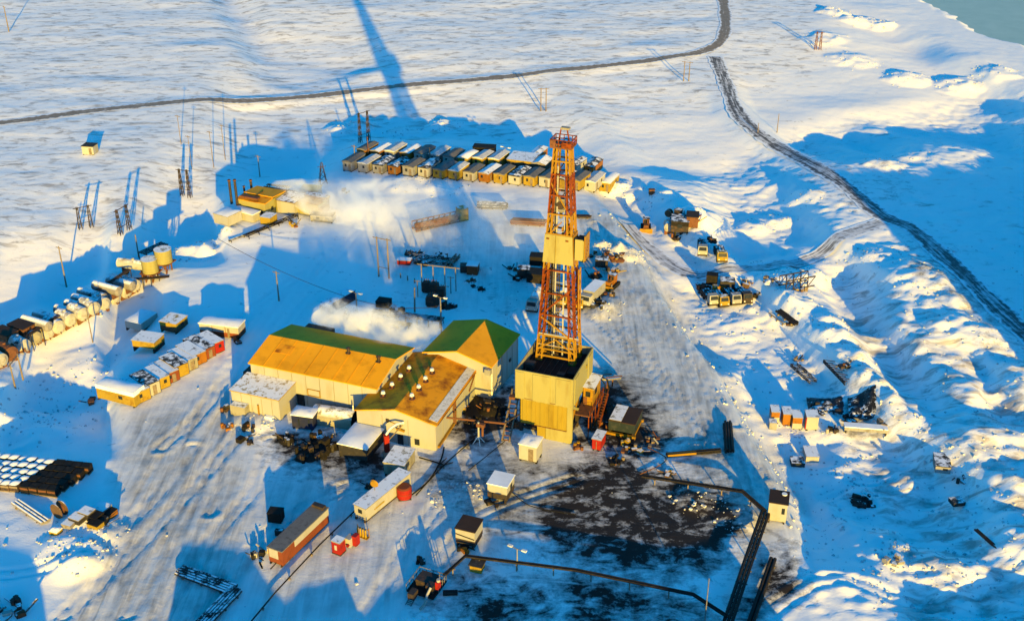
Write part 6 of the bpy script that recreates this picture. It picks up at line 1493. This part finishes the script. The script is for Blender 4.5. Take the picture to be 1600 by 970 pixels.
# ------------------------------------------------------------------ steam
def steam(name, label, stations, dens, seed, nscale, thin=(.5,1.0,.6)):
    """a plume: a lumpy closed hull along stations (x, y, z, half width, half height), filled with uneven vapour"""
    b = MB(); n = 18; vs = []
    for i,(x,y,z,w_,h_) in enumerate(stations):
        t0 = Vector(stations[max(i-1,0)][:3]); t1 = Vector(stations[min(i+1,len(stations)-1)][:3]); d = (t1-t0).normalized(); side = Vector((-d.y,d.x,0)).normalized()
        for k in range(n):
            a = 2*math.pi*k/n; r = 1+.16*math.sin(a*3+i*2.1+seed)+.1*math.sin(a*5+i)
            q = Vector((x,y,z)) + side*(w_*r*math.cos(a)) + Vector((0,0,h_*r*math.sin(a))); vs.append(q)
    m = len(stations); o0 = Vector(stations[0][:3]); vs = [v-o0 for v in vs]
    fs = [(i*n+k,(i+1)*n+k,(i+1)*n+(k+1)%n,i*n+(k+1)%n) for i in range(m-1) for k in range(n)] + [tuple(range(n)), tuple(range(m*n-1,(m-1)*n-1,-1))]
    me = bpy.data.meshes.new(name); me.from_pydata([tuple(v) for v in vs],[],fs)
    bm = bmesh.new(); bm.from_mesh(me); bmesh.ops.recalc_face_normals(bm, faces=bm.faces); bm.to_mesh(me); bm.free()
    mt, nt = new_mat(name); L = nt.links.new; out = nd(nt,'ShaderNodeOutputMaterial'); vol = nd(nt,'ShaderNodeVolumePrincipled'); L(vol.outputs[0], out.inputs['Volume'])
    vol.inputs['Color'].default_value = (.99,.99,.99,1); vol.inputs['Anisotropy'].default_value = 0.0
    geo = nd(nt,'ShaderNodeNewGeometry'); 
    n1 = nd(nt,'ShaderNodeTexNoise',ins={'Scale':nscale,'Detail':7.0,'Roughness':.66,'Distortion':.5}); L(geo.outputs['Position'], n1.inputs[0])
    tc = nd(nt,'ShaderNodeTexCoord'); sp = nd(nt,'ShaderNodeSeparateXYZ'); L(tc.outputs['Generated'], sp.inputs[0])
    # thin out towards the hull, so that the plume has no hard skin
    def tent(sock):
        a = nd(nt,'ShaderNodeMath',operation='SUBTRACT'); L(sock,a.inputs[0]); a.inputs[1].default_value=.5
        q = nd(nt,'ShaderNodeMath',operation='ABSOLUTE'); L(a.outputs[0],q.inputs[0])
        r = nd(nt,'ShaderNodeMapRange',interpolation_type='SMOOTHSTEP',ins={1:.5,2:.15,3:0.0,4:1.0}); L(q.outputs[0],r.inputs[0]); return r.outputs[0]
    mz = tent(sp.outputs[2])
    th = nd(nt,'ShaderNodeMapRange',interpolation_type='SMOOTHSTEP',ins={1:.43,2:.63,3:.014,4:dens}); L(n1.outputs[0], th.inputs[0])
    mm = nd(nt,'ShaderNodeMath',operation='MULTIPLY'); L(th.outputs[0],mm.inputs[0]); L(mz,mm.inputs[1]); 
    al = nd(nt,'ShaderNodeMapRange',interpolation_type='SMOOTHSTEP',ins={1:thin[0],2:thin[1],3:1.0,4:thin[2]}); L(sp.outputs[0], al.inputs[0])
    m2 = nd(nt,'ShaderNodeMath',operation='MULTIPLY'); L(mm.outputs[0],m2.inputs[0]); L(al.outputs[0],m2.inputs[1]); L(m2.outputs[0],vol.inputs['Density'])
    me.materials.append(mt); o = bpy.data.objects.new(name, me); C.objects.link(o); o.location = o0
    tag(o, label, 'steam', None, 'stuff'); return o
def G3(px, py, z): x, y = flat(px, py, z); return x, y, z
steam('steam_plume','white steam drifting across the yard from the boiler house',
      [(*G3(432,290,3.5),2,1.6),(*G3(470,300,4),5,3),(*G3(520,310,4.5),11,4.2),(*G3(590,318,4.5),15,4.5),(*G3(680,330,4),16,4),(*G3(770,345,3.2),15,3.0),(*G3(850,362,2.8),9,2.2)], .36, 1, .11, (.20,.52,.16))
steam('steam_plume','thick white steam rolling off the back of the long hall',
      [(*G3(492,504,4.0),2,3.2),(*G3(516,502,6.0),4.4,5.4),(*G3(560,512,7.0),5,6.0),(*G3(610,522,7.2),5,5.6),(*G3(655,528,7.0),4,4.2),(*G3(688,518,6.6),1.6,2.4)], .6, 4, .22, (.55,1.0,.5))
# ------------------------------------------------------------------ light, sky, camera
sc = bpy.context.scene
w = bpy.data.worlds.new('World'); sc.world = w; w.use_nodes = True
nt = w.node_tree; nt.nodes.clear()
sky = nt.nodes.new('ShaderNodeTexSky'); sky.sky_type = 'NISHITA'; sky.sun_disc = False
sky.sun_elevation = SUN_EL
sun_dir = Vector((-D[0] * math.cos(SUN_EL), -D[1] * math.cos(SUN_EL), math.sin(SUN_EL)))   # towards the sun
sky.sun_rotation = math.atan2(sun_dir.x, sun_dir.y)
sky.air_density = 1.0; sky.dust_density = .3; sky.ozone_density = 3.0
tint = nt.nodes.new('ShaderNodeHueSaturation'); tint.inputs['Saturation'].default_value = SKY_SAT
bg = nt.nodes.new('ShaderNodeBackground'); bg.inputs[1].default_value = SKY_STR
ow = nt.nodes.new('ShaderNodeOutputWorld')
nt.links.new(sky.outputs[0], tint.inputs['Color']); nt.links.new(tint.outputs[0], bg.inputs[0]); nt.links.new(bg.outputs[0], ow.inputs[0])
sl = bpy.data.lights.new('sun', 'SUN'); sl.energy = SUN_STR; sl.angle = R(.5); sl.color = SUN_COL
so = bpy.data.objects.new('sun', sl); C.objects.link(so)
so.rotation_euler = sun_dir.to_track_quat('Z', 'Y').to_euler(); so.location = (60, -60, 200)
cam = bpy.data.cameras.new('camera'); co = bpy.data.objects.new('camera', cam); C.objects.link(co)
cam.sensor_fit = 'HORIZONTAL'; cam.sensor_width = 36; cam.lens = 36 * FPX / 1600; cam.clip_start = 1; cam.clip_end = 20000
co.location = (0, 0, CAM_H); co.rotation_euler = (R(90) - TILT, 0, 0)
sc.camera = co
sc.view_settings.view_transform = 'Standard'; sc.view_settings.look = 'None'; sc.view_settings.gamma = 1.0
sc.view_settings.use_curve_mapping = False; sc.view_settings.exposure = EXPOSURE
sc.render.engine = 'CYCLES'
sc.cycles.max_bounces = 10; sc.cycles.diffuse_bounces = 3; sc.cycles.volume_bounces = 6
sc.cycles.volume_step_rate = 2.0; sc.cycles.use_denoising = True
